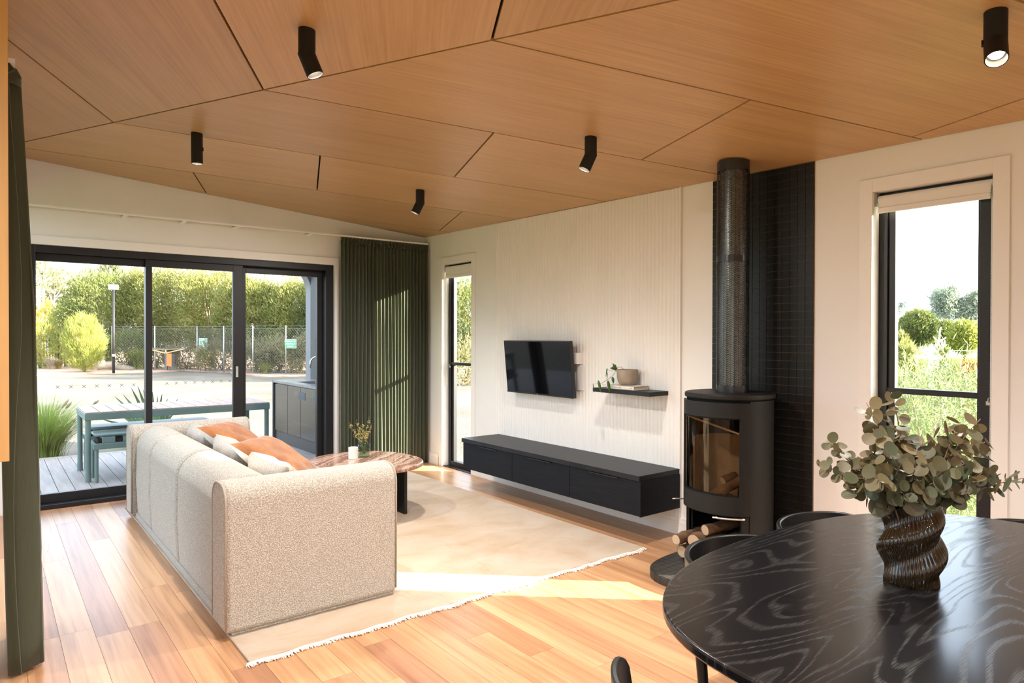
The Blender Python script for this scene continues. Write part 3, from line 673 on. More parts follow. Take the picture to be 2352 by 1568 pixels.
PT=thing('potted_vine','trailing heart-leaf vine in a beige stone pot on the book','potted plant',(-.112,-3.040,1.0095))
mk('pot',MB().lathe([(.040,0),(.052,.004),(.066,.022),(.074,.050),(.0775,.112),(.0735,.1125),(.071,.095),(.0,.095)],(-.112,-3.040,1.0095),40),M['pot'],PT,smooth='auto'); mk('soil',MB().lathe([(.0715,.096),(.0,.100)],(-.112,-3.040,1.0095),24),M['soil'],PT)
dS=depth_of((-.15,-2.95,1.05))
def sp(px,py,d=0): return tuple(at_depth(px,py,dS-.04+d))
zx=lambda u,v:(1340+u*.09354,820+v*.09354)
v1=[zx(*q) for q in ((990,300),(930,240),(845,250),(800,340),(720,455),(560,570),(450,640))]
mk('vine',MB().tube([sp(*q) for q in v1],.0016,5),M['stemb'],PT,smooth=True); mk('vine',MB().tube([sp(*zx(*q)) for q in ((830,300),(710,345),(590,300))],.0011,5),M['stemb'],PT); mk('vine',MB().tube([sp(*zx(*q)) for q in ((560,680),(480,685),(430,640),(250,660))],.0011,5),M['stemb'],PT)
def heart(tip,stem,wid,curl=.012):
    a=np.array(stem); b=np.array(tip); L=b-a; n=-FWD; w=np.cross(L/np.linalg.norm(L),n); w/=np.linalg.norm(w); mb=MB(); prof=[(0,.0),(.06,.55),(.2,.93),(.38,1),(.58,.82),(.78,.48),(.92,.18),(1,0)]
    vs=[];fs=[]
    for t,k in prof:
        c=a+L*t+n*curl*math.sin(PI*t); vs+= [c-w*wid*k-n*.006*k, c+n*.0, c+w*wid*k-n*.006*k]
    for i in range(len(prof)-1):
        o=i*3; fs+=[(o,o+3,o+4,o+1),(o+1,o+4,o+5,o+2)]
    return mb.add(vs,fs)
for tp,st,w,d in (((715,135),(800,330),.010,.0),((650,270),(830,270),.013,.0),((545,490),(585,265),.0045,0),((260,900),(235,640),.003,-.01),((435,885),(365,570),.010,-.015),((655,910),(600,570),.0115,-.02),((735,655),(715,485),.010,.0),((575,560),(590,380),.003,0)):
    mk('leaf',heart(sp(*zx(*tp),d),sp(*zx(*st),d),w),M['pothos'],PT,smooth=True)
mk('leaf',heart(sp(*zx(690,300),-.01),sp(*zx(800,190),-.01),.0135),M['pothos'],PT,smooth=True)

# ------------------------------------------------------------------ wood stove
SX,SY=-.272,-4.008; SA,SB,SN=.258,.240,2.4; SAR=.185; HZ=.0455
def splan(t,d=0):
    c=math.cos(t); s=math.sin(t); ax=SA if c<0 else SAR
    return (SX+(ax+d)*math.copysign(abs(c)**(2/SN),c), SY+(SB+d)*math.copysign(abs(s)**(2/SN),s))
def arcwall(t0,t1,z0,z1,d0,d1,n=24):
    mb=MB(); ts=np.linspace(t0,t1,n+1); v=[];f=[]
    for t in ts:
        a=splan(t,d0); b=splan(t,d1); v+=[(*a,z0),(*b,z0),(*b,z1),(*a,z1)]
    for i in range(n):
        o=i*4
        for k in range(4): f.append((o+k,o+(k+1)%4,o+4+(k+1)%4,o+4+k))
    f.append((3,2,1,0)); o=n*4; f.append((o,o+1,o+2,o+3)); return mb.add(v,f)
ST=thing('wood_stove','tall black curved-front wood stove on the tiled hearth','wood stove',(SX,SY,HZ))
plan=lambda d,N=64:[splan(2*PI*i/N,d) for i in range(N)]
mk('base_plate',MB().prism(plan(.020),HZ,HZ+.014),M['stove'],ST,bevel=.003)
DL=math.radians(61)
mk('shell',arcwall(-PI+DL,PI-DL,HZ+.014,.998,-.006,.0,60),M['stove'],ST,smooth='auto')
for s in (-1,1): mk('niche_jamb',arcwall(PI+s*math.radians(49),PI+s*DL,HZ+.014,.355,-.02,-.004,8),M['stove'],ST,smooth='auto')
mk('firebox_floor',MB().prism(plan(-.008),.352,.366),M['pitch'],ST); mk('niche_back',arcwall(-PI+math.radians(50),PI-math.radians(50),HZ+.014,.352,-.04,-.03,30),M['pitch'],ST)
t0,t1=PI-DL,PI+DL; g0,g1=PI-math.radians(45),PI+math.radians(45)
door=mk('door',arcwall(t0+.02,t1-.02,.362,.468,.0,.012),M['stove'],ST,smooth='auto'); 
mk('door_frame',arcwall(t0+.02,t1-.02,.905,.990,.0,.012),M['stove'],door,smooth='auto'); mk('door_frame',arcwall(t0+.02,g0,.468,.905,.0,.012,8),M['stove'],door,smooth='auto'); mk('door_frame',arcwall(g1,t1-.02,.468,.905,.0,.012,8),M['stove'],door,smooth='auto')
mk('window_rim',arcwall(g0,g1,.468,.476,-.004,.004),M['pitch'],door); mk('window_rim',arcwall(g0,g1,.897,.905,-.004,.004),M['pitch'],door)
mk('glass',arcwall(g0,g1,.476,.897,-.003,.001),M['stoveglass'],door,smooth='auto')
mk('lining_back',arcwall(-PI*.5,PI*.5,.366,.76,-.045,-.035,24),M['vermic'],ST,smooth='auto'); mk('lining_side',arcwall(PI*.5,PI*.66,.366,.76,-.045,-.035,8),M['vermic'],ST); mk('lining_side',arcwall(-PI*.66,-PI*.5,.366,.76,-.045,-.035,8),M['vermic'],ST)
mk('baffle',MB().add([(SX-.16,SY-.20,.80),(SX-.16,SY+.20,.88),(SX+.10,SY+.18,.80),(SX+.10,SY-.18,.74),(SX-.16,SY-.20,.81),(SX-.16,SY+.20,.89),(SX+.10,SY+.18,.81),(SX+.10,SY-.18,.75)],[(0,1,2,3),(7,6,5,4),(0,4,5,1),(1,5,6,2),(2,6,7,3),(3,7,4,0)]),M['vermic'],ST)
mk('neck',MB().prism(plan(-.012),.990,1.004),M['pitch'],ST); mk('top_plate',MB().prism(plan(.008),1.004,1.034),M['stove'],ST,bevel=.009,seg=3)
h0=splan(PI+math.radians(50),.03); h1=splan(PI+math.radians(12),.04); h2=splan(PI+math.radians(50),.0)
mk('door_handle',MB().tube([(*h2,.352),(*h0,.352),*[(h0[0]+(h1[0]-h0[0])*k/5,h0[1]+(h1[1]-h0[1])*k/5,.352-.004*math.sin(PI*k/5)) for k in range(1,6)]],.0065,8),M['chrome'],ST,smooth=True,label='brushed steel bar handle under the stove door')
l0=splan(PI-math.radians(52),.0); mk('air_lever',MB().tube([(l0[0],l0[1],.385),(l0[0]-.030,l0[1]+.055,.380),(l0[0]-.045,l0[1]+.062,.380)],.004,6),M['chrome'],ST,smooth=True)
FX,FY=-.268,-4.010
FLU=thing('flue','black perforated herringbone flue guard rising to the ceiling','flue',(FX,FY,1.034))
zc=ceil_z(FX,FY)
mk('inner_pipe',MB().lathe([(.072,1.0345),(.072,zc-.003)],(FX,FY,0),32),M['fluepipe'],FLU,smooth='auto')
mb=MB(); FR=.0925; NC=26; mb_f=[]
cw=2*PI/NC; rows=int((zc-.07-1.075)/.0105)
def fp(a,z,r=FR): return (FX+r*math.cos(a),FY+r*math.sin(a),z)
for c in range(NC):
    a0=c*cw; s=1 if c%2 else -1; e=.085*cw
    mb.add([fp(a0-e,1.07),fp(a0+e,1.07),fp(a0+e,zc-.06),fp(a0-e,zc-.06)],[(0,1,2,3)])
    for k in range(rows+2):
        z=1.068+k*.0105; dz=.012; t=.0052
        za,zb=(z,z+dz) if s>0 else (z+dz,z)
        if max(za,zb)+t>zc-.055: continue
        am=a0+cw/2
        mb.add([fp(a0,za),fp(am,(za+zb)/2),fp(a0+cw,zb),fp(a0+cw,zb+t),fp(am,(za+zb)/2+t),fp(a0,za+t)],[(0,1,4,5),(1,2,3,4)])
mk('perforated_guard',mb,M['guard'],FLU,solid=.0012)
for z0,z1 in ((1.0345,1.075),(1.800,1.838),(zc-.062,zc-.004)): mk('collar',MB().lathe([(FR+.0008,z0),(FR+.0008,z1),(FR-.002,z1),(FR-.002,z0)],(FX,FY,0),48,closed=True),M['guard'],FLU,smooth='auto')
def log(a,b,r,label,seed,group):
    rr=random.Random(seed); a=Vector(a); b=Vector(b); n=9; pts=[]; rads=[]
    for i in range(n):
        t=i/(n-1); p=a.lerp(b,t)+Vector((0,rr.uniform(-.05,.05)*r*2,rr.uniform(0,.10)*r))*(1 if 0<i<n-1 else 0); pts.append(p); rads.append(r*rr.uniform(.90,1.06))
    o=thing('firewood_log',label,'log',tuple(a-Vector((0,0,r))),group=group); mk('bark',MB().tube(pts,rads,12),M['bark'],o,smooth='auto')
    for p,q,rd in ((pts[0],pts[1],rads[0]),(pts[-1],pts[-2],rads[-1])):
        d=(p-q).normalized(); e=mk('cut_end',MB().tube([p-d*.002,p+d*.0012],[rd*.93,rd*.90],14),M['logend'],o,origin=p)
gN='logs stored under the stove'
zf=HZ+.014
yl=[-3.855,-3.945,-4.035,-4.125]
log((-.545,-3.862,zf+.040),(-.23,-3.872,zf+.040),.037,'split log at the bottom left of the stove niche',1,gN)
log((-.535,-3.955,zf+.044),(-.23,-3.97,zf+.044),.041,'log on the niche floor partly behind the chair',2,gN)
log((-.50,-4.05,zf+.042),(-.22,-4.05,zf+.042),.040,'log on the niche floor at the right',3,gN)
log((-.585,-3.850,zf+.113),(-.25,-3.845,zf+.118),.033,'thin log sticking furthest out at the left of the niche',4,gN)
log((-.560,-3.955,zf+.127),(-.25,-3.930,zf+.130),.038,'log with a pale round end in the middle of the niche',5,gN)
log((-.500,-4.065,zf+.118),(-.24,-4.09,zf+.130),.038,'thick log resting at the right side of the niche',6,gN)
log((-.500,-3.990,zf+.187),(-.24,-4.02,zf+.192),.032,'knotty log on top of the firewood pile',7,gN)
gF='logs behind the stove glass'
log((-.40,-3.93,.402),(-.24,-4.12,.55),.030,'leaning log inside the glazed firebox',8,gF); log((-.36,-4.10,.402),(-.26,-3.94,.405),.032,'short log lying low in the firebox',9,gF); log((-.30,-3.97,.50),(-.20,-3.99,.52),.028,'log with a pale end at the back of the firebox',10,gF)

# ------------------------------------------------------------------ sofa
SO=thing('sofa','cream boucle sofa seen from behind with high padded arms','sofa',(-2.48,-1.88,.0))
def arch_profile(c,hw,zb,zt,r,n=8):
    p=[(c-hw,zb)]; 
    for i in range(n+1):
        a=PI-PI/2*i/n; p.append((c-hw+r+r*math.cos(a),zt-r+r*math.sin(a)))
    for i in range(n+1):
        a=PI/2-PI/2*i/n; p.append((c+hw-r+r*math.cos(a),zt-r+r*math.sin(a)))
    p.append((c+hw,zb)); return p
def arm(yc,hw,name):
    a=mk(name,MB().extrude(arch_profile(yc,hw,.028,.693,.085),0,-2.925,-2.072),M['boucle'],SO,smooth='auto',bevel=.022,seg=3)
    for xx in (-2.921,-2.076):
        pr=arch_profile(yc,hw-.004,.05,.689,.082); 
        mk('piping',MB().tube([(xx,p[0],p[1]) for p in pr],.0050,6),M['piping'],a,smooth=True)
    return a
arm(-3.110,.112,'arm'); arm(-.640,.105,'arm')
ys=[-.745,-1.290,-2.100,-2.998]
for a,b in zip(ys[:-1],ys[1:]):
    pr=[(-2.885,.03),(-2.898,.30),(-2.893,.50)]+[(-2.745+.148*math.cos(t),.545+.142*math.sin(t)) for t in np.linspace(PI*.97,PI*.12,12)]+[(-2.585,.48),(-2.58,.25),(-2.58,.03)]
    q=mk('back_section',MB().extrude(pr,1,b+.006,a-.006),M['boucle'],SO,smooth='auto',bevel=.034,seg=3)
mk('base_skirt',MB().box(-2.893,-2.080,-3.205,-.55,.0135,.055),M['boucle'],SO,bevel=.006)
mk('seat_base',MB().box(-2.58,-2.085,-2.99,-.75,.04,.27),M['boucle'],SO,bevel=.03,seg=3)
for a,b in ((-.755,-1.865),(-1.875,-2.985)): mk('seat_cushion',MB().box(-2.58,-2.075,b,a,.272,.42),M['boucle'],SO,bevel=.045,seg=4)
for x_ in (-2.80,-2.18):
    for y_ in (-3.10,-.65): mk('foot',MB().lathe([(.018,.014),(.022,.04)],(x_,y_,0),12),M['pitch'],SO)
def pillow(name,label,cat,c,size,th,nrm,up,mf,mbk,group=None,pw=2.6):
    n=Vector(nrm).normalized(); u=Vector(up); u=(u-n*u.dot(n)).normalized(); w=u.cross(n)
    o=thing(name,label,cat,c,group=group); N=22
    for sgn,mm,nm in ((1,mf,'front_panel'),(-1,mbk,'back_panel')):
        def fn(a,b):
            p=2*a-1; q=2*b-1; e=(1-abs(p)**pw)*(1-abs(q)**pw); e=max(e,0)**.5
            k=1-.10*(1-abs(p)**2)*abs(q)**4-.0; k2=1-.10*(1-abs(q)**2)*abs(p)**4
            wr=.006*math.sin(9*p+5*q)*e
            v=w*(p*size[0]/2*k2)+u*(q*size[1]/2*k)+n*(sgn*(th/2*e+wr)); return tuple(v)
        g=MB().grid(fn,N,N)
        if sgn<0: g.f=[f[::-1] for f in g.f]
        mk(nm,g,mm,o,smooth=True,local=True)
    return o
bc='boucle back cushions on the sofa'
pillow('back_cushion','plump cream boucle cushion at the far end of the sofa back','cushion',(-2.475,-1.08,.505),(.60,.40),.17,(.95,0,.30),(0,0,1),M['boucle'],M['boucle'],bc,4)
pillow('back_cushion','plump cream boucle cushion in the middle of the sofa','cushion',(-2.475,-1.84,.505),(.64,.40),.17,(.95,0,.30),(0,0,1),M['boucle'],M['boucle'],bc,4)
pillow('back_cushion','plump cream boucle cushion beside the near sofa arm','cushion',(-2.475,-2.60,.495),(.64,.40),.17,(.95,0,.30),(0,0,1),M['boucle'],M['boucle'],bc,4)
gp='orange and white scatter pillows'
pillow('scatter_pillow','rust orange velvet pillow with a white back, farther along the sofa','pillow',(-2.33,-1.36,.590),(.48,.48),.16,(.45,-.32,.83),(-.75,.65,.25),M['velvet'],M['linen'],gp)
pillow('scatter_pillow','orange velvet pillow with a white back, nearer the sofa arm','pillow',(-2.33,-2.20,.580),(.50,.50),.16,(.45,-.32,.83),(-.75,.65,.25),M['velvet'],M['linen'],gp)

# rug
RG=thing('rug','large beige and gold rug with a white fringed edge','rug',(-1.68,-1.9,0))
mk('pile',MB().box(-2.900,-.445,-3.492,-.285,.0005,.013),M['rug'],RG,bevel=.004)
mb=MB(); rr=random.Random(4); xx=-2.915
while xx<-.445:
    yy=-3.498+.006*math.sin(xx*14)+.005*math.sin(xx*37); L=rr.uniform(.008,.026); z=rr.uniform(.004,.012)
    mb.bar((xx,yy+.006,z),(xx+rr.uniform(-.012,.012),yy-L,rr.uniform(.001,.010)),.0035,.003); xx+=.0022
mk('fringe',mb,M['fringe'],RG,kind='stuff')
mk('edge_cord',MB().tube([(x_,-3.497+.005*math.sin(x_*14)+.004*math.sin(x_*37),.008) for x_ in np.linspace(-2.915,-.445,220)],.0062,6),M['fringe'],RG,smooth=True)

# ------------------------------------------------------------------ coffee table set
CT=thing('coffee_table','rounded coffee table with striped red-brown marble top','coffee table',(-1.455,-1.575,0.013))
mk('table_top',MB().prism(superell(-1.455,-1.575,.405,.455,2.25,math.radians(8)),.368,.400),M['marble'],CT,smooth='auto',bevel=.012,seg=4)
mk('pedestal',MB().lathe([(.0,.0135),(.19,.0135),(.19,.368),(.0,.368)],(-1.50,-1.60,0),40),M['blackmetal'],CT,smooth='auto'); mk('leg_panel',MB().box(-1.275,-1.250,-1.86,-1.56,.0135,.368),M['blackmetal'],CT,bevel=.004)
p=on(811,1053,2,.401); CN=mk('candle_cup',MB().lathe([(.0,.4002),(.033,.4002),(.036,.404),(.036,.490),(.033,.491),(.032,.478),(.0,.477)],(p[0],p[1],0),32),M['candle'],smooth='auto'); tag(CN,'plain white candle cup on the marble coffee table','candle')
p=on(836,1049,2,.401); vp=(p[0],p[1],.4)
VG=thing('glass_vase','small ribbed green glass vase on the coffee table','vase',(vp[0],vp[1],.4002))
vpr=[(.0,.001),(.040,.002)]+[(.046+.0045*abs(math.sin(PI*z/.032))**.8-(.022 if z>.104 else 0),.004+z) for z in np.linspace(0,.118,40)]+[(.026,.124)]
mk('glass',MB().lathe(vpr,vp,36),M['vaseglass'],VG,smooth='auto'); mk('water',MB().lathe([(.0,.006),(.041,.006),(.041,.045),(.0,.045)],vp,24),M['vaseglass'],VG,smooth='auto')
FW=thing('flower_sprig','sprigs of small yellow flowers in the green glass vase','flowers',(vp[0],vp[1],.41))
dv=depth_of(vp)
rr=random.Random(5)
for tx,ty in ((800,968),(818,963),(828,975),(848,956),(855,972),(838,985),(822,990),(845,990),(812,985),(833,968)):
    tip=at_depth(tx,ty,dv+rr.uniform(-.04,.04)); b=np.array([vp[0]+rr.uniform(-.012,.012),vp[1]+rr.uniform(-.012,.012),.42])
    mid=(b+tip)/2+np.array([0,0,.03]); pts=[tuple((1-t)**2*b+2*t*(1-t)*mid+t*t*tip) for t in np.linspace(0,1,7)]
    st=mk('stem',MB().tube(pts,.0011,5),M['stemg'],FW,smooth=True); fl=MB()
    for k in range(34):
        t=rr.uniform(.55,1.0); q=np.array(pts[min(6,int(t*6))])+np.array([rr.gauss(0,.007),rr.gauss(0,.007),rr.gauss(0,.008)]); s=rr.uniform(.0022,.0042)
        fl.add([q+[s,0,0],q+[0,s,0],q-[s,0,0],q-[0,s,0],q+[0,0,s],q-[0,0,s]],[(0,1,4),(1,2,4),(2,3,4),(3,0,4),(1,0,5),(2,1,5),(3,2,5),(0,3,5)])
    mk('blossom',fl,M['flower'],st,kind='stuff')

# ------------------------------------------------------------------ dining set
TX,TYc,TA,TB=-1.842,-5.711,.818,.554
DT=thing('dining_table','black oak dining table with a rounded top','dining table',(TX,TYc,0))
mk('table_top',MB().prism(superell(TX,TYc,TA,TB,2.5,-.022,96),.716,.740),M['blackoak'],DT,smooth='auto',bevel=.006,seg=3,origin=(TX,TYc,.74))
for s in (-1,1):
    mb=MB(); ts=np.linspace(-PI*.46,PI*.46,25)+(0 if s>0 else PI); v=[];f=[]
    for t in ts:
        for r0,z in ((1.06,.0),(1.0,.35),(.97,.716)): 
            for k in (1,.93): v.append((TX+.36*r0*k*math.cos(t),TYc+.27*r0*k*math.sin(t),z))
    for i in range(24):
        o=i*6
        f+=[(o,o+6,o+8,o+2),(o+2,o+8,o+10,o+4),(o+1,o+3,o+9,o+7),(o+3,o+5,o+11,o+9),(o+4,o+10,o+11,o+5),(o,o+1,o+7,o+6)]
    f+=[(0,2,3,1),(2,4,5,3),(144,145,147,146),(146,147,149,148)]
    mk('curved_leg',mb.add(v,f),M['blackoak'],DT,smooth='auto')
def make_chair(label):
    c=thing('dining_chair',label,'chair',(0,0,0),group='black dining chairs'); k=dict(local=True)
    seat=superell(0,.0,.215,.21,3.2,0,40); mk('seat',MB().prism(seat,.425,.450),M['chair'],c,smooth='auto',bevel=.008,seg=2,**k)
    R_=.235; n=40; A=math.radians(78); v=[];f=[]
    for i in range(n+1):
        t=-A+2*A*i/n; e=1-abs(t/A)**9; zt=.590+.100*max(e,0)**.5; zb=.590-.085*max(e,0)**.5
        for (r0,z) in ((R_-.010,zb),(R_+.006,zb),(R_+.018,zt),(R_+.002,zt)):
            v.append((r0*math.sin(t),-.02+r0*math.cos(t)*.92,z))
    for i in range(n):
        o=i*4
        for j in range(4): f.append((o+j,o+4+j,o+4+(j+1)%4,o+(j+1)%4))
    f+=[(0,1,2,3),(n*4+3,n*4+2,n*4+1,n*4)]
    mk('backrest',MB().add(v,f),M['chair'],c,smooth='auto',bevel=.004,**k)
    for sx in (-1,1):
        mk('leg',MB().tube([(sx*.16,-.16,0),(sx*.15,-.13,.43)],[.012,.018],10),M['chair'],c,smooth='auto',**k)
        mk('leg',MB().tube([(sx*.125,.085,0),(sx*.135,.12,.43),(sx*.130,.190,.60)],[.012,.018,.012],10),M['chair'],c,smooth='auto',**k)
    return c
ch=make_chair('black curved-back chair at the table side nearest the stove niche')
ch.location=(-1.885,-5.185,0); ch.rotation_euler=(0,0,math.radians(2))
def chair_at(x,y,rz,label):
    c=copy_tree(ch); c.location=(x,y,0); c.rotation_euler=(0,0,rz); c['label']=label; return c
chair_at(-1.375,-5.200,math.radians(-3),'black curved-back chair in front of the black tiles')
chair_at(-.900,-5.700,math.radians(-78),'black curved-back chair below the right window')
chair_at(-2.625,-5.580,math.radians(88),'black curved-back chair closest to the camera at the table end')

# twisted vase with eucalyptus
VX,VY=-1.905,-5.622
VS=thing('twisted_vase','dark amber twisted glass vase on the dining table','vase',(VX,VY,.7405))
VH=.218
def vfn(u,v,d=0):
    a=2*PI*u; z=VH*v; base=.061+.008*math.sin(PI*min(1,v*1.15))+.004*(v>.93)*(v-.93)/.07
    tw=1.6*PI*math.sin(PI*min(v,1))*0+2*PI*z/.100
    amp=.0092*math.sin(PI*min(1,max(0,(v+.02))))**.5
    q=math.cos(2*a-tw+.9); r=base+amp*q+.0016*math.cos(46*a+10*v)-d
    return (VX+r*math.cos(a),VY+r*math.sin(a),.7405+z)
mk('body',MB().grid(vfn,276,50,True),M['amber'],VS,smooth=True); mk('inside',MB().grid(lambda u,v:vfn(u,v,.005),92,30,True),M['amber'],VS,smooth=True); mk('bottom',MB().lathe([(.0,.001),(.053,.001),(.053,.008),(.0,.008)],(VX,VY,.7405),40),M['amber'],VS)
EU=thing('eucalyptus_bunch','spreading bunch of round-leaf eucalyptus in the twisted vase','foliage',(VX,VY,.80))
lp=MB(); 
for i,(nn,zc_) in enumerate(((0,0),)):
    n=14; pts=[(.5*math.cos(2*PI*k/n)*(1-.06*math.cos(2*PI*k/n)),.5*math.sin(2*PI*k/n)*.96,.05*math.cos(2*PI*k/n)**2) for k in range(n)]
    lp.add([(0,0,-.04)]+pts,[(0,k+1,(k+1)%n+1) for k in range(n)])
dV=depth_of((VX,VY,.95)); rr=random.Random(21); nleaf=0
first=None; leafs=[]
tips=[(1878,1062,-.02,8),(1898,1012,.02,9),(1945,1115,-.05,9),(1990,925,.0,7),(2048,900,.03,8),(2005,985,-.06,10),(2062,985,.04,9),(2120,1010,.0,8),(2165,1000,.05,9),(2205,968,.02,9),(2252,962,.0,5),(2282,1070,.0,11),(2262,1015,.06,10),(2350,1098,.0,10),(2100,1060,-.09,9),(2030,1040,-.10,9),(2180,1075,-.09,9),(1975,1050,.05,9),(2220,1110,-.03,8),(2140,1110,-.11,7),(2010,1090,-.11,8),(2070,1130,-.11,5),(2235,1055,-.07,9),(2150,1045,.08,8)]
for ti,(tx,ty,dd,nl) in enumerate(tips):
    tip=at_depth(tx,ty,dV+dd); b=np.array([VX+rr.uniform(-.03,.03),VY+rr.uniform(-.03,.03),.86]); far=tx>2300
    mid=b*.45+tip*.55+np.array([0,0,.05 if not far else .0])
    if far: mid=np.array(at_depth(2200,1120,dV))
    P=lambda t:(1-t)**2*b+2*t*(1-t)*mid+t*t*tip
    st=mk('stem',MB().tube([tuple(P(t)) for t in np.linspace(0,1,9)],[.0022-.0012*k/8 for k in range(9)],5),M['stemb'],EU,smooth=True)
    for k in range(nl):
        t=.40+.60*(k+.4)/nl
        if far: t=.62+.38*(k+.5)/nl
        for s in (-1,1):
            c=P(min(t,1.0)); size=rr.uniform(.030,.047)*(1.12-.35*t) * (1.15 if not far else .9)
            if tx<1960 and ty<1080: size*=.72
            tang=P(min(t+.03,1.03))-P(t-.03); tang/=np.linalg.norm(tang)+1e-9
            side=np.cross(tang,FWD); side/=np.linalg.norm(side)+1e-9
            rotv=side*math.cos(k*1.57)+np.cross(tang,side)*math.sin(k*1.57)
            pos=c+rotv*s*size*.55
            nrm=Vector(-FWD*rr.uniform(.15,.9)+np.array([rr.gauss(0,.55),rr.gauss(0,.55),rr.gauss(.35,.5)])+tang*.35).normalized()
            q=nrm.to_track_quat('Z','Y') @ Vector((0,0,1)).rotation_difference(Vector((0,0,1)))
            sc=(size*(1.0 if not far else 1.3),size*(rr.uniform(.8,1.0) if not far else .35),size)
            rot=(q@Matrix.Rotation(rr.uniform(0,6.28),3,'Z').to_quaternion())
            leafs.append((depth_of(pos)-(.3 if far or tx<1960 else 0),Vector(pos)-OFF[EU.name],rot,sc))
leafs.sort(key=lambda e:e[0]); rest=MB()
for i,(dd,loc,rot,sc) in enumerate(leafs):
    if i<296:
        if first is None: first=mk('leaf',lp,M['euc'],EU,smooth=True,local=True); o=first
        else: o=share('leaf',first,EU,(0,0,0))
        o.location=loc; o.rotation_euler=rot.to_euler(); o.scale=sc
    else:
        Mx=Matrix.Translation(loc)@rot.to_matrix().to_4x4()@Matrix.Diagonal((*sc,1)); rest.add([Mx@Vector(v) for v in lp.v],lp.f)
if rest.v: mk('inner_leaves',rest,M['euc'],EU,smooth=True,local=True,kind='stuff')

# ------------------------------------------------------------------ outside: ground and deck
GZ=-.36; DZ=-.18
G=mk('ground',MB().box(-60,60,-40,90,GZ-.2,GZ),M['gravel'],origin=(0,0,GZ)); tag(G,'pale gravel yard around the house','gravel ground',kind='structure')
LWN=mk('lawn',MB().prism([(.9,-18),(60,-40),(60,14),(30,13.5),(6,2.2),(.9,-2.4)],GZ,GZ+.02),M['lawn'],origin=(8,0,GZ)); tag(LWN,'green lawn beyond the tall right window','lawn',kind='structure')
LW2=mk('lawn',MB().prism([(-60,-30),(-6.2,-30),(-6.2,3.0),(-60,8)],GZ,GZ+.02),M['lawn'],origin=(-10,0,GZ)); tag(LW2,'green lawn outside the left glazing','lawn',kind='structure')
e=[on(px,py,2,GZ)[:2] for px,py in ((60,864),(150,861),(250,858),(345,856),(420,852),(520,856),(600,866),(700,866),(800,868))]
bed=[tuple(q) for q in e]+[(e[-1][0]+20,e[-1][1]+30),(e[0][0]-6,e[0][1]+60)]
BD=mk('garden_bed',MB().prism(bed,GZ-.05,GZ+.06),M['earth'],origin=(0,30,GZ)); tag(BD,'raised bed of red earth at the far edge of the yard','garden bed',kind='structure')
DK=mk('deck',MB().box(-4.6,-.05,.21,3.86,DZ-.14,DZ-.026),M['fascia'],origin=(-2,2,DZ)); tag(DK,'weathered grey timber deck outside the sliding doors','deck',kind='structure')
bx=-4.60; k=0; dk0=None
while bx<-.06:
    mk('board',MB().box(bx+.003,bx+.1365,.215,3.80,DZ-.024,DZ),M['deck'],DK,origin=(bx+.07,2,DZ)); bx+=.1395
mk('edge_board',MB().box(-4.6,-.05,3.803,3.90,DZ-.024,DZ+.001),M['deck'],DK,origin=(-2,3.85,DZ))
# outdoor kitchen and arched screen
KT=thing('outdoor_kitchen','dark outdoor kitchen bench with sink on the deck','kitchen bench',(-.1,2.0,DZ))
mk('carcass',MB().box(-.405,.12,.30,3.60,DZ+.0005,.675),M['kitframe'],KT)
kd=[(3.58,3.05),(3.04,2.55),(2.54,2.02),(2.01,1.50),(1.49,.95)]
for a,b in kd: mk('door',MB().box(-.423,-.406,b,a,-.02,.655),M['kitdoor'],KT,bevel=.002)
mk('plinth',MB().box(-.408,-.404,.30,3.60,DZ+.001,-.03),M['kitframe'],KT)
mk('end_panel',MB().box(-.44,.12,3.60,3.64,DZ+.0005,.706),M['kitframe'],KT)
mk('benchtop',MB().box(-.445,-.30,.30,3.60,.676,.707).box(-.02,.12,.30,3.60,.676,.707).box(-.30,-.02,3.05,3.60,.676,.707).box(-.30,-.02,.30,2.15,.676,.707),M['stone'],KT)
mk('sink',MB().box(-.30,-.02,2.15,3.05,.56,.57).box(-.30,-.295,2.15,3.05,.57,.70).box(-.025,-.02,2.15,3.05,.57,.70),M['zinc'],KT)
for a in (2.62,2.10):
    for i in range(9): mk('vent_slat',MB().box(-.4275,-.4225,a-.028*i-.010,a-.028*i+.006,.50,.60),M['ventgrey'],KT)
TPp=[(-.08,2.62,.707),(-.08,2.62,.98),*[(-.08-.09+.09*math.cos(t),2.62+.0,.98+.09*math.sin(t)) for t in np.linspace(0,PI,9)],(-.26,2.62,.92)]
mk('tap',MB().tube(TPp,.012,10),M['chrome'],KT,smooth=True,label='curved chrome gooseneck tap')
AW=thing('arched_screen','charcoal side screen wall with a rounded opening at the deck edge','screen wall',(.2,3.6,GZ))
R0=.42; jx=.155; hd=2.46
arc=[(jx-R0+R0*math.cos(t),hd-R0+R0*math.sin(t)) for t in np.linspace(0,PI/2,10)]
poly=[(.30,GZ),(.30,3.0),(-4.9,3.0),(-4.9,hd)]+arc[::-1]+[(jx,GZ)]
def screen(y0,y1,poly): 
    mb=MB(); n=len(poly); v=[(p[0],y0,p[1]) for p in poly]+[(p[0],y1,p[1]) for p in poly]; f=[(i,(i+1)%n,n+(i+1)%n,n+i) for i in range(n)]
    mb.add(v,f)
    import mathutils.geometry as mg
    tris=mg.tessellate_polygon([[Vector((p[0],p[1],0)) for p in poly]])
    for t in tris: mb.f.append(tuple(t)); mb.f.append(tuple(i+n for i in t)[::-1])
    return mb
mk('panel',screen(3.645,3.80,poly),M['charwall'],AW)
lin=[(p[0]-.004,p[1]-.004) for p in arc]
mb=MB(); lp2=[(jx-.004,GZ)]+[(jx-R0+(R0-.004)*math.cos(t),hd-R0+(R0-.004)*math.sin(t)) for t in np.linspace(0,PI/2,14)]
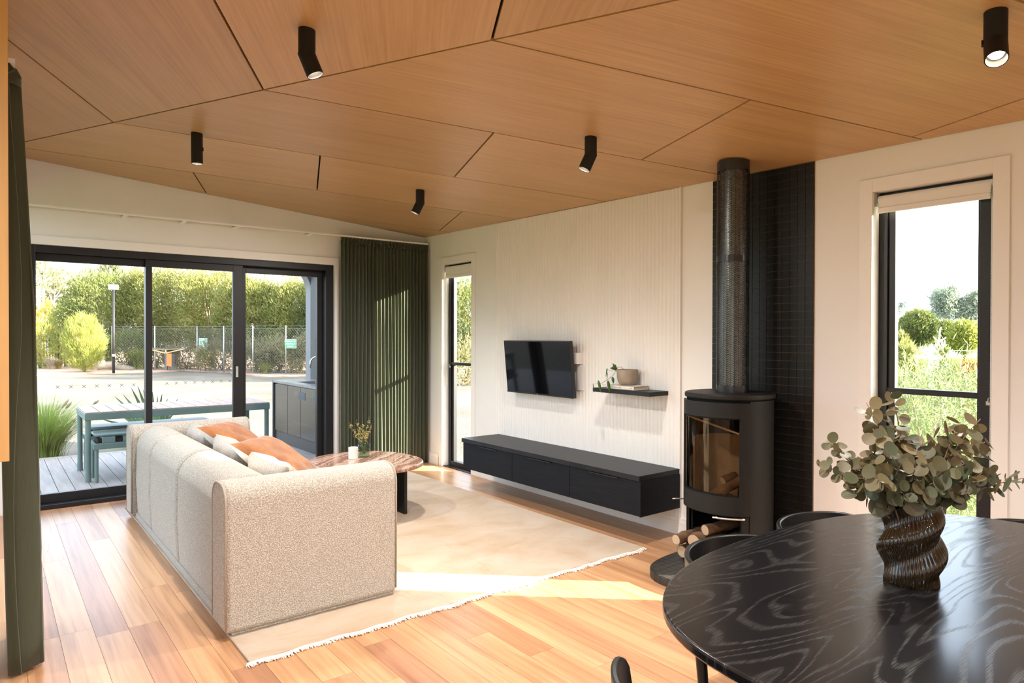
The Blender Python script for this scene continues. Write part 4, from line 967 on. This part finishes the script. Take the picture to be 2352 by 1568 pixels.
for a,b in zip(lp2[:-1],lp2[1:]): mb.add([(a[0],3.646,a[1]),(b[0],3.646,b[1]),(b[0],3.86,b[1]),(a[0],3.86,a[1])],[(0,1,2,3)])
mk('reveal_lining',mb,M['archgrey'],AW,solid=.004)
struct('wall_deck',MB().box(.14,.30,.2,3.64,GZ,3.0),M['charwall'],'charcoal wall beside the outdoor kitchen','wall')

# outdoor table and benches
OT=thing('outdoor_table','sage steel outdoor table with timber slats on the deck','outdoor table',(-2.1,2.33,DZ))
x0,x1,y0,y1=-2.955,-1.045,1.905,2.745; zt=.552
mk('apron',MB().box(x0,x1,y0,y0+.035,zt-.085,zt-.012).box(x0,x1,y1-.035,y1,zt-.085,zt-.012).box(x0,x0+.035,y0+.035,y1-.035,zt-.085,zt-.012).box(x1-.035,x1,y0+.035,y1-.035,zt-.085,zt-.012),M['sage'],OT,bevel=.004)
for i in range(14):
    w=(x1-x0)/14; mk('slat',MB().box(x0+w*i+.004,x0+w*(i+1)-.004,y0+.003,y1-.003,zt-.012,zt),M['teak'],OT,bevel=.002,origin=(x0+w*(i+.5),2.3,zt))
for xx in (x0+.03,x1-.03):
    for yy in (y0+.03,y1-.03):
        l=mk('leg',MB().lathe([(.026,DZ),(.026,zt-.02)],(xx,yy,0),14),M['sage'],OT,smooth='auto'); mk('foot_cap',MB().lathe([(.029,DZ),(.029,DZ+.09)],(xx,yy,0),14),M['sage'],l,smooth='auto')
def bench(y,dx,label,zs):
    o=thing('outdoor_bench',label,'bench',(-2.3,y,DZ),group='sage benches by the outdoor table'); a,b=-2.91+dx,-1.60+dx; d=.19
    mk('frame',MB().box(a,b,y-d,y-d+.03,zs-.075,zs-.015).box(a,b,y+d-.03,y+d,zs-.075,zs-.015).box(a,a+.03,y-d+.03,y+d-.03,zs-.075,zs-.015).box(b-.03,b,y-d+.03,y+d-.03,zs-.075,zs-.015),M['sage'],o,bevel=.004)
    mk('seat_pad',MB().prism(superell((a+b)/2,y,(b-a)/2-.01,d-.008,9,0,48),zs+.055,zs+.085),M['sagepl'],o,smooth='auto',bevel=.012,seg=3)
    mk('under_tray',MB().box(a+.04,b-.04,y-d+.03,y+d-.03,zs-.012,zs+.03),M['pitch'],o)
    for i in range(7):
        xx=a+.08+i*.19; mk('strap',MB().box(xx,xx+.12,y-d+.012,y+d-.012,zs-.015,zs+.052),M['sagepl'],o,bevel=.006)
    for xx in (a+.03,b-.03):
        for yy in (y-d+.03,y+d-.03): mk('leg',MB().lathe([(.019,DZ),(.019,zs-.03)],(xx,yy,0),12),M['sage'],o,smooth='auto')
bench(1.995,.02,'sage slatted bench in front of the outdoor table',.245)
bench(2.62,.02,'sage slatted bench tucked under the outdoor table',.245)

# ------------------------------------------------------------------ planting
def leafcloud(name,P,D,L,W,m,parent):
    n=len(P); P=np.asarray(P); D=np.asarray(D); D/=np.linalg.norm(D,axis=1,keepdims=True)+1e-9
    R_=rng.normal(size=(n,3)); Wv=np.cross(D,R_); Wv/=np.linalg.norm(Wv,axis=1,keepdims=True)+1e-9
    L=np.broadcast_to(L,(n,))[:,None]; W=np.broadcast_to(W,(n,))[:,None]
    V=np.empty((n,4,3)); V[:,0]=P; V[:,1]=P+D*L*.5+Wv*W*.5; V[:,2]=P+D*L; V[:,3]=P+D*L*.5-Wv*W*.5
    return np_mesh(name,V.reshape(-1,3),np.arange(n*4).reshape(n,4),m,parent)
def crown_pts(c,rad,nclump,per,spread,updir=.6,shell=.55):
    c=np.array(c); rad=np.array(rad)
    d=rng.normal(size=(nclump,3)); d/=np.linalg.norm(d,axis=1,keepdims=True); r=rng.uniform(shell,1,size=(nclump,1))**.6
    cc=c+d*r*rad
    P=np.repeat(cc,per,axis=0)+rng.normal(size=(nclump*per,3))*spread; out=np.repeat(d,per,axis=0)
    D=out*.7+rng.normal(size=P.shape)*.55+np.array([0,0,updir]); return P,D
def shrub(name,label,cat,base,h,rx,ry,leaf,n=6000,lsize=.22,lw=.05,trunk=None,up=.6,group=None,low=0.0,clump=26):
    o=thing(name,label,cat,tuple(base),group=group); b=np.array(base)
    nc=max(8,n//clump); P,D=crown_pts(b+[0,0,low+(h-low)/2],(rx,ry,(h-low)/2),nc,clump,min(rx,h)*.11,up)
    k=P[:,2]>b[2]+.02; P,D=P[k],D[k]
    leafcloud('foliage',P,D,rng.uniform(.6,1.3,len(P))*lsize,rng.uniform(.7,1.2,len(P))*lw,LF[leaf],o)
    mb=MB(); rr=random.Random(int(abs(b[0]*100)))
    for i in range(5):
        a=rr.uniform(0,6.28); q=rr.uniform(.2,.75); mb.tube([tuple(b),tuple(b+[rx*q*.4*math.cos(a),ry*q*.4*math.sin(a),low+(h-low)*.35]),tuple(b+[rx*q*math.cos(a),ry*q*math.sin(a),low+(h-low)*.8])],[.02*h,.012*h,.004*h],6)
    mk('trunk',mb,M[trunk or 'trunkb'],o,smooth=True); return o
def gp_(px,dist):        # ground point in the direction of a pixel column at a given camera depth
    d=ray(px,784); p=CAM+d*dist; return np.array([p[0],p[1],GZ+.03])
def px_h(py,dist): return (777-py)/FPX*dist+1.36-GZ
gt='dense trees behind the wire fence'
def fence_d(px): 
    xs=[258,453,581,735]; ds=[depth_of(on(x_,y_,2,GZ+.06)) for x_,y_ in ((258,850),(453,850),(581,858),(735,861))]; return float(np.interp(px,xs,ds))
for px,dist,ty,wpx,leaf,lab,low in ((250,35,640,92,'dark','dense dark green tree behind the lamp post',.6),(330,36,632,70,'olive','olive green tree straddling the left door stile',.6),(405,34,622,88,'olive','broad sunlit olive tree behind the timber shelter',.9),(490,33,628,86,'olive','sunlit olive tree above the green parking sign',.8),(560,31,640,60,'olive','olive tree behind the middle door stile',.6),(610,29.5,655,70,'olive','dull olive tree in the right door pane',.4),(690,29,648,76,'olive','olive tree above the assembly point sign',.4),(765,30,650,80,'dark','dark tree hidden by the arched screen',.4)):
    dist=max(dist,fence_d(px)+3.2); b=gp_(px,dist); h=px_h(ty,dist); r=wpx/FPX*dist
    shrub('hedge_tree',lab,'tree',b,h,r,r*.8,leaf,24000,.17,.040,up=.7,group=gt,low=low,clump=60)
gs='low scrub along the wire fence'
for px,dist,ty,wpx,leaf,lab in ((295,33.0,770,50,'dark','dark low shrub right of the lamp post'),(360,34.0,775,40,'dark','dark shrub behind the timber shelter'),(430,29.5,800,50,'scrub','brown green scrub left of the parking sign'),(510,28,790,55,'scrub','brown scrub right of the parking sign'),(590,26,790,50,'scrub','grey green scrub behind the right fence post'),(640,25.5,785,50,'scrub','scrub left of the assembly point sign'),(710,25,780,60,'scrub','scrub right of the assembly point sign')):
    dist=fence_d(px)+1.1 if px>400 else dist; b=gp_(px,dist); shrub('low_shrub',lab,'shrub',b,px_h(ty,dist),wpx/FPX*dist,.7,leaf,3600,.20,.035,up=.5,group=gs,clump=24)
b=gp_(193,30.5); shrub('feathery_bush','bright yellow green feathery bush in front of the picket fence','bush',b,px_h(735,30.5),38/FPX*30.5,.8,'lime',16000,.26,.017,up=1.5,clump=40)
b=gp_(152,36); shrub('feathery_bush','pale lime bush behind the yellow green feathery bush','bush',b,px_h(700,36),34/FPX*36,.9,'lime',3500,.36,.04,up=1.4,clump=30)
b=gp_(112,40); shrub('golden_bush','golden yellow bush above the picket fence','bush',b,px_h(705,40),36/FPX*40,1.2,'yell',5000,.30,.04,up=1.2,clump=30)
b=gp_(92,33.5); shrub('golden_bush','olive bush at the far left behind the pickets','bush',b,px_h(745,33.5),30/FPX*33.5,.8,'lime',2500,.26,.04,up=1.0)
gg='hazy gum trees on the skyline'
for px,dist,ty,wpx,lab in ((90,62,612,48,'hazy gum tree at the far left skyline'),(150,66,632,52,'low hazy gum tree on the skyline behind the bare tree'),(215,64,628,50,'hazy gum tree on the skyline left of the lamp post'),(258,60,612,30,'tall thin gum crown above the lamp post'),(312,64,632,36,'hazy gum tree on the skyline right of the lamp post')):
    b=gp_(px,dist); h=px_h(ty,dist); shrub('gum_tree',lab,'tree',b,h,wpx/FPX*dist,2.0,'haze',3600,.55,.16,trunk='trunkw',group=gg,low=h*.35)
def branchy(name,label,base,h,seed,m,r0,group=None,levels=4,spread=.75,lean=(0,0)):
    o=thing(name,label,'tree',tuple(base),group=group); rr=random.Random(seed); mb=MB()
    def grow(p,d,L,r,lv):
        pts=[p]; q=Vector(p); dd=Vector(d)
        for i in range(4):
            dd=(dd+Vector((rr.gauss(0,.16),rr.gauss(0,.16),rr.gauss(.02,.12)))).normalized(); q=q+dd*L/4; pts.append(q.copy())
        mb.tube(pts,[r*(1-.12*i) for i in range(5)],6)
        if lv>0:
            for k in range(rr.choice((2,3,3))):
                a=rr.uniform(0,6.28); nd=(dd+Vector((math.cos(a),math.sin(a),rr.uniform(-.2,.5)))*spread).normalized(); grow(pts[rr.choice((2,3,4))],nd,L*rr.uniform(.55,.8),r*.55,lv-1)
    grow(Vector(base),Vector((lean[0],lean[1],1)),h*.42,r0,levels); mk('branches',mb,m,o,smooth=True); return o
b=gp_(112,44); t=branchy('bare_tree','bare pale dead tree at the left of the doors',b,5.6,3,M['trunkw'],.22,levels=4,spread=.9,lean=(-.25,0)); shrub('gum_tree','sparse grey green gum crown around the bare pale tree','tree',gp_(95,48),px_h(606,48),1.5,1.2,'haze',900,.4,.12,trunk='trunkw',low=4.0,group=gg)
for px,dist,lab,sd in ((520,24,'bare branches with autumn leaves above the parking sign',5),(690,21,'autumn tree with orange leaves near the arched screen',8),(380,27,'thin bare branches above the timber shelter',12)):
    dist=fence_d(px)+6.5; b=gp_(px,dist); h=px_h(596,dist)+.5; o=branchy('autumn_tree',lab,b,h*1.05,sd,M['trunkb'],.09,group='thin autumn trees',levels=4,spread=.95)
    P,D=crown_pts(np.array(b)+[0,0,h*.90],(2.4,.8,.8),46,20,.25,.2); leafcloud('orange_leaves',P,D,rng.uniform(.10,.20,len(P)),.08,LF['autumn'],o)
# far-right hedge seen through the narrow window, and trees for the left glazing
for px,dist,ty,w,leaf,lab in ((1045,26,640,90,'dark','dark tree seen through the narrow far window'),(1100,27,650,90,'olive','olive tree at the edge of the narrow far window'),(960,30,630,110,'olive','olive tree hidden behind the far curtain'),(860,30,640,110,'olive','olive tree behind the charcoal wall')):
    b=gp_(px,dist); shrub('hedge_tree',lab,'tree',b,px_h(ty,dist),w/FPX*dist,1.6,leaf,12000,.17,.04,up=.7,group=gt,low=.5,clump=50)
for px,dist,lab in ((1066,23.5,'brown scrub low in the narrow far window'),):
    b=gp_(px,dist); shrub('low_shrub',lab,'shrub',b,1.5,1.4,.8,'scrub',2600,.20,.035,group=gs)
for i,(xx,yy,hh,lab) in enumerate(((-22,-3,4.5,'round tree across the left lawn'),(-24,4,5,'tall tree across the left lawn'),(-20,9,4,'small tree left of the deck'),(-22,-10,5,'tree behind the kitchen window'))):
    shrub('lawn_tree',lab,'tree',(xx,yy,GZ+.02),hh,2.6,2.6,'dark',2600,.5,.14,group='trees on the left lawn',low=.8)

# fences, post, signs, shelter
f0=on(258,850,2,GZ+.06); f1=on(453,850,2,GZ+.06); f2=on(581,858,2,GZ+.06); f3=on(735,861,2,GZ+.06)
pts=[np.array([q[0],q[1],GZ+.05]) for q in (f0,f1,f2,f3)]
WF_=thing('wire_fence','tall chain-link fence along the far side of the yard','fence',tuple(pts[0])); FH=2.0; mb=MB()
for a,b in zip(pts[:-1],pts[1:]):
    L=np.linalg.norm(b-a); u=(b-a)/L; n=int(L/2.6)+1
    for i in range(n+1):
        q=a+u*L*i/n
        if i<n or b is pts[-1]: mk('post',MB().tube([tuple(q),tuple(q+[0,0,FH+.12])],.028,8),M['zinc'],WF_,smooth=True)
    s=0.0
    while s<L+FH:
        for sg in (1,-1):
            s0,z0,s1,z1=(s,0,s-FH,FH) if sg>0 else (s-FH,0,s,FH)
            p,q=(s0,z0),(s1,z1)
            def cl(p,q):
                (a1,b1),(a2,b2)=p,q
                if a1==a2: return None
                lo,hi=0,1
                for (v0,v1) in ((a1,a2),):
                    d=v1-v0
                    for lim,sgn in ((0,1),(L,-1)):
                        t=(lim-v0)/d; ent=(d*sgn)>0
                        if ent: lo=max(lo,t)
                        else: hi=min(hi,t)
                if lo>=hi: return None
                f=lambda t:(a1+(a2-a1)*t,b1+(b2-b1)*t); return f(lo),f(hi)
            r=cl(p,q)
            if r: mb.bar(tuple(a+u*r[0][0]+[0,0,r[0][1]]),tuple(a+u*r[1][0]+[0,0,r[1][1]]),.0045)
        s+=.13
    for z in (FH*.995,.05): mb.bar(tuple(a+[0,0,z]),tuple(b+[0,0,z]),.012)
    mb.bar(tuple(a+[0,0,FH+.1]),tuple(b+[0,0,FH+.1]),.012)
mk('mesh',mb,M['meshwire'],WF_,kind='stuff')
def picket(a,b):
    o=thing('picket_fence','black steel picket fence behind the yellow tussock','fence',tuple(a)); L=np.linalg.norm(b-a); u=(b-a)/L; n=int(L/.125)
    for z in (.25,1.38): mk('rail',MB().bar(tuple(a+[0,0,z]),tuple(b+[0,0,z]),.03,.04),M['blackmetal'],o)
    p0=None
    for i in range(n+1):
        q=a+u*.125*i
        if p0 is None:
            p0=mk('picket',MB().box(-.013,.013,-.013,.013,0,1.72),M['blackmetal'],o,local=True); p0.location=q-np.array(OFF[o.name])
        else: share('picket',p0,o,q-np.array(OFF[o.name]))
pa=on(40,845,2,GZ+.05); pb=on(172,843,2,GZ+.05); picket(pa,pb)
q=on(109,840,2,GZ+.05); 
mb=MB().tube([tuple(q),tuple(q+[0,0,2.55])],.05,8); gpst=thing('boundary_fence','pale post and wire boundary fence behind the pickets','fence',tuple(q)); mk('post',mb,M['signw'],gpst)
u=(pb-pa)/np.linalg.norm(pb-pa)
for z in (2.45,2.2,1.95): mk('wire',MB().bar(tuple(q-u*3+[0,0,z]),tuple(q+u*5+[0,0,z]),.014),M['zinc'],gpst)
q=on(261,857,2,GZ+.05); LPT=thing('lamp_post','slim black lamp post with a flat floodlight head','lamp post',tuple(q)); hh=px_h(672,depth_of(q))-.05
mk('pole',MB().tube([tuple(q),tuple(q+[0,0,hh])],.055,10),M['blackmetal'],LPT,smooth=True); mk('band',MB().lathe([(.06,.75),(.06,.84)],tuple(q),12),M['signw'],LPT)
hm=mk('floodlight',MB().box(q[0]-.19,q[0]+.19,q[1]-.02,q[1]+.10,q[2]+hh,q[2]+hh+.22),M['zinc'],LPT,bevel=.01); mk('lens',MB().box(q[0]-.155,q[0]+.155,q[1]-.032,q[1]-.019,q[2]+hh+.04,q[2]+hh+.18),M['signw'],hm)
def sign(px,py0,py1,wpx,base,mm,label,lines,extra=None):
    d=depth_of(base); c=at_depth(px,(py0+py1)/2,d-.08); w=wpx/FPX*d; h=(py1-py0)/FPX*d
    dirv=pts[2]-pts[1]; ang=math.atan2(dirv[1],dirv[0]); ang=-YAW
    o=thing('sign',label,'sign',tuple(c),rz=ang); k=dict(local=True)
    mk('board',MB().box(-w/2,w/2,-.006,.006,-h/2,h/2),M['signw'],o,**k); mk('face',MB().box(-w/2+.012,w/2-.012,-.009,-.005,-h/2+.012,h/2-.012),mm,o,**k); mk('bracket',MB().box(-.02,.02,.006,.05,-.05,.05),M['zinc'],o,**k)
    X=Matrix.Rotation(PI/2,4,'X')
    for s,z,sz in lines: text('lettering',s,sz*h,M['signw'],o,Matrix.Translation((0,-.0105,z*h))@X)
    return o,w,h
sign(667.5,779,799.5,26,f2+(f3-f2)*.55,M['signg'],'green emergency assembly point sign on the wire fence',[('EMERGENCY',.26,.235),('ASSEMBLY',-.02,.235),('POINT',-.30,.235)])
so_,w,h=sign(466.5,776.5,802,19,f1+(f2-f1)*.10,M['signs'],'sage green parking sign with a white P on the fence',[('P',.31,.30),('Dog Parking',-.40,.12)])
mk('pictogram',MB().tube([(-.08*w,-.010,.14*h),(-.12*w,-.010,.08*h),(.0,-.010,.02*h),(.06*w,-.010,-.12*h),(.10*w,-.010,-.24*h)],.035*h,5).tube([(-.1*w,-.010,-.05*h),(-.08*w,-.010,-.26*h),(.26*w,-.010,-.27*h)],.025*h,5),M['signw'],so_,local=True)
sq_=sign(541,781,795,16,f1+(f2-f1)*.68,M['signs'],'small green sign half hidden by the middle door stile',[])
q=on(384,850,2,GZ+.06); dS_=depth_of(q); q=np.array(q); sc_=dS_/FPX
SHL=thing('map_shelter','small timber shelter with a butterfly roof and orange board','shelter',tuple(q),rz=-YAW); k=dict(local=True)
mk('post',MB().box(-.10,.02,-.05,.05,0,.80),M['shade'],SHL,**k); mk('post',MB().box(.20,.30,.02,.12,0,.78),M['shade'],SHL,**k); mk('notice_board',MB().box(.0,.24,-.07,-.03,.20,.80),M['rust'],SHL,**k)
mk('roof_frame',MB().bar((-.04,-.05,.82),(-.95,-.05,1.03),.05,.045).bar((-.04,-.05,.82),(.90,-.05,1.04),.05,.045).bar((-.04,-.05,.80),(-.04,-.05,1.0),.05).bar((-.95,-.05,1.04),(-.04,-.05,.99),.05,.03).bar((-.04,-.05,.99),(.90,-.05,1.05),.05,.03),M['pine'],SHL,**k)
mk('roof_panel',MB().add([(-1.0,-.09,1.05),(-.04,-.09,1.0),(-.04,.6,1.0),(-1.0,.6,1.06),(-1.0,-.09,1.075),(-.04,-.09,1.03),(-.04,.6,1.03),(-1.0,.6,1.085)],[(0,1,2,3),(7,6,5,4),(0,4,5,1),(1,5,6,2),(2,6,7,3),(3,7,4,0)]),M['shade'],SHL,**k)
mk('roof_panel',MB().add([(-.04,-.09,1.0),(1.05,-.09,1.06),(1.05,.6,1.06),(-.04,.6,1.0),(-.04,-.09,1.03),(1.05,-.09,1.09),(1.05,.6,1.09),(-.04,.6,1.03)],[(0,1,2,3),(7,6,5,4),(0,4,5,1),(1,5,6,2),(2,6,7,3),(3,7,4,0)]),M['shade'],SHL,**k)
# fallen log
a=on(222,848,2,GZ+.1); b=on(312,846,2,GZ+.1)
FLG=mk('fallen_log',MB().tube([tuple(a+(b-a)*t+np.array([0,0,.10+.10*math.sin(5*t)])) for t in np.linspace(0,1,12)],[.11+.07*math.sin(3*t+.4) for t in np.linspace(0,1,12)],9),M['logw'],smooth=True); tag(FLG,'weathered grey log lying on the garden bed','log')
def tussock(name,label,cat,base,n,h,spread,leaf,w=.012,parts=True,heads=None,bend=.6,seg=4):
    o=thing(name,label,cat,tuple(base)); b=np.array(base,float)
    a=rng.uniform(0,2*PI,n); r=np.abs(rng.normal(0,.35,n))*spread*.3; hh=h*rng.uniform(.55,1.0,n); out=np.stack([np.cos(a),np.sin(a),np.zeros(n)],1); lean=rng.uniform(.15,1,n)*spread
    V=np.empty((n,seg+1,2,3)); side=np.stack([-np.sin(a),np.cos(a),np.zeros(n)],1)
    for i in range(seg+1):
        t=i/seg; c=b+out*(r[:,None]+lean[:,None]*t**1.8)+np.array([0,0,1])*(hh*(t-bend*.45*t**3*(lean/spread)))[:,None]
        ww=w*(1-t)**.7+.0006; V[:,i,0]=c-side*ww/2; V[:,i,1]=c+side*ww/2
    idx=[]
    base_i=np.arange(n)[:,None]*(seg+1)*2
    for i in range(seg): idx.append(np.concatenate([base_i+i*2,base_i+i*2+1,base_i+i*2+3,base_i+i*2+2],1))
    np_mesh('blades',V.reshape(-1,3),np.concatenate(idx,0),LF[leaf],o)['kind']='stuff'
    return o
b=np.array(on(132,1053,2,GZ)); FG=tussock('fountain_grass','green fountain grass clump with pale plumes beside the deck','grass',(-3.15,4.62,GZ),1500,1.02,.85,'grass',.010)
rr=random.Random(9)
for tx,ty,l in ((107,945,22),(140,925,18),(159,915,26),(165,922,20),(228,918,16),(142,975,14),(112,988,20),(95,985,18),(100,1008,15),(176,960,14),(172,985,14),(88,1000,14)):
    top=at_depth(tx,ty,depth_of((-3.15,4.62,.4))+rr.uniform(-.3,.3)); bb=np.array([-3.15+rr.uniform(-.1,.1),4.62+rr.uniform(-.1,.1),GZ]); mid=(top+bb)/2+np.array([0,0,.18]); Pq=[(1-t)**2*bb+2*t*(1-t)*mid+t*t*top for t in np.linspace(0,1,9)]
    st=mk('stalk',MB().tube([tuple(v) for v in Pq],.003,5),LF['straw'],FG); d=(Pq[-1]-Pq[-2]); d/=np.linalg.norm(d); Ln=l/FPX*depth_of(top)
    mk('plume',MB().tube([tuple(Pq[-1]-d*Ln*(1-t)) for t in np.linspace(0,1,6)],[.004,.014,.019,.017,.011,.002],8),LF['straw'],st,smooth=True)
tussock('low_grass','low green groundcover along the deck edge at the left','grass',(-4.0,4.45,GZ),900,.35,.7,'grass',.012)
tussock('low_grass','sparse dry grass at the deck edge by the kitchen','grass',(-.75,4.35,GZ),120,.75,.35,'straw',.006)
tussock('low_grass','thin green weeds below the outdoor table','grass',(-1.95,4.5,GZ),500,.30,.9,'grass',.010)
for px,py,lab,leaf,n,h,sp_ in ((117,848,'pale yellow grass tussock by the pickets','straw',500,.75,.5),(134,847,'bright yellow green tussock beside the feathery bush','yell',500,.55,.4),(318,848,'bright lime grass tussock behind the door stile','lime',900,1.3,1.0),(254,846,'small lime grass tuft at the lamp post','lime',250,.5,.4),(610,858,'small green tuft at the fence foot','lime',300,.6,.6)):
    tussock('grass_tussock',lab,'grass',on(px,py,2,GZ+.05),n,h,sp_,leaf,.03)
YU=thing('yucca','spiky grey green yucca behind the outdoor table','yucca',(-1.80,4.75,GZ)); rr=random.Random(2)
dY=depth_of((-1.80,4.75,.3))
for tx,ty in ((262,909),(282,905),(301,890),(316,886),(328,893),(350,900),(362,910),(372,905),(385,915),(408,916),(245,930),(232,962),(270,935),(400,948),(420,958),(340,888),(300,925),(392,930)):
    tip=at_depth(tx,ty,dY+rr.uniform(-.35,.35)); bb=np.array([-1.80,4.75,GZ+.05]); d=tip-bb; L=np.linalg.norm(d); w=np.cross(d,FWD); w=w/np.linalg.norm(w)*.032; sag=np.array([0,0,.08])
    c=[bb,bb+d*.35+sag,bb+d*.7+sag*.8,tip]; ws=[.7,1.0,.7,.02]; mb=MB(); v=[]
    for q,k_ in zip(c,ws): v+=[q-w*k_,q+FWD*.008,q+w*k_]
    f=[]
    for i in range(3):
        o_=i*3; f+=[(o_,o_+3,o_+4,o_+1),(o_+1,o_+4,o_+5,o_+2)]
    mk('blade',mb.add(v,f),LF['yucca'],YU,solid=.003)

# ------------------------------------------------------------------ garden seen through the right window
RWd=lambda px,dist:gp_(px,dist)
def rshrub(px,dist,ty,wpx,leaf,lab,n,ls,lw,cat='shrub',name='garden_shrub',low=0,up=.7,group='garden beyond the right window',trunk=None,dpt=None):
    b=gp_(px,dist); b[2]=GZ+.02; h=px_h(ty,dist); return shrub(name,lab,cat,b,h,wpx/FPX*dist,(dpt or wpx/FPX*dist*.8),leaf,n,ls,lw,up=up,group=group,low=low,trunk=trunk)
b=gp_(2150,5.6); shrub('wattle_bush','feathery pale green wattle bush just outside the right window','bush',(b[0],b[1],GZ+.02),1.42,.95,.75,'wattle',22000,.085,.010,up=.1,low=.20,clump=30)
rshrub(2080,14,800,34,'olive','grey green shrub left of the pale post',2600,.20,.03); rshrub(2172,16,815,20,'dark','small upright shrub right of the pale post',1500,.20,.03,up=1.3); rshrub(2240,13,830,26,'autumn','reddish shrub at the right edge of the window',1300,.18,.05)
rshrub(2110,44,722,42,'dark','round green tree left of the dead tree',16000,.22,.08,'tree','garden_tree',1.2); rshrub(2170,46,745,30,'dark','green tree behind the dead tree',10000,.22,.08,'tree','garden_tree',1.0); rshrub(2215,42,745,34,'lime','yellow green tree right of the dead tree',14000,.22,.08,'tree','garden_tree',.8); rshrub(2060,40,770,24,'olive','olive tree at the left edge of the window',7000,.22,.08,'tree','garden_tree',.8)
for px,py,wx,hy,n,lab in ((2175,700,44,30,2400,'tall hazy gum tree rising above the dead tree'),(2235,705,40,28,1800,'hazy gum tree at the right of the window'),(2040,700,34,24,700,'sparse gum branch at the left of the window')):
    d=70; b=gp_(px,d); o=thing('gum_tree',lab,'tree',tuple(b),group='hazy gums beyond the right window'); c=np.array([b[0],b[1],px_h(py,d)+GZ]); sx=wx/FPX*d; sz=hy/FPX*d
    P,D=crown_pts(c,(sx,sx*.8,sz),26,max(8,n*4//26),sx*.17,.1,.3); leafcloud('foliage',P,D,rng.uniform(.18,.36,len(P)),.11,LF['gum'],o)
    mb=MB(); rr=random.Random(px)
    for k_ in range(5): 
        a=rr.uniform(0,6.28); mb.tube([tuple(b),tuple(b+[sx*.15*math.cos(a),0,c[2]*.6]),tuple(c+np.array([sx*.6*math.cos(a),sx*.4*math.sin(a),sz*rr.uniform(-.5,.6)]))],[.25,.16,.05],6)
    mk('trunk',mb,M['trunkw'],o,smooth=True)
b=gp_(2152,30); branchy('dead_tree','bare white dead tree on the lawn beyond the right window',b,px_h(745,30)*.98,17,M['trunkw'],.16,levels=2,spread=.8)
q=gp_(2138,22); PF=thing('paddock_fence','pale post and wire fence across the right lawn','fence',tuple(q)); mk('post',MB().tube([tuple(q),tuple(q+[0,0,1.30])],.055,8),M['signw'],PF)
u=np.array([-.617,.787,0])*-1
u=np.array([RGT[0],RGT[1],0]); 
for z in (.35,.6,.85,1.1,1.25): mk('wire',MB().bar(tuple(q-u*6+[0,0,z]),tuple(q+u*8+[0,0,z]),.012),M['zinc'],PF)
for i,(xx,yy) in enumerate(((.9,-4.6),(1.4,-5.3),(1.7,-4.6),(2.2,-5.6),(2.6,-4.4),(1.2,-3.9),(3.0,-5.2))): tussock('lawn_grass',['rough grass tuft at the foot of the right window','weedy grass patch outside the right window','bright grass patch beside the wattle bush','grass clump further out on the lawn','grass clump left on the lawn','shaded grass by the right wall','lush grass clump behind the wattle bush'][i],'grass',(xx,yy,GZ+.02),700,.34,.55,'grass',.012)
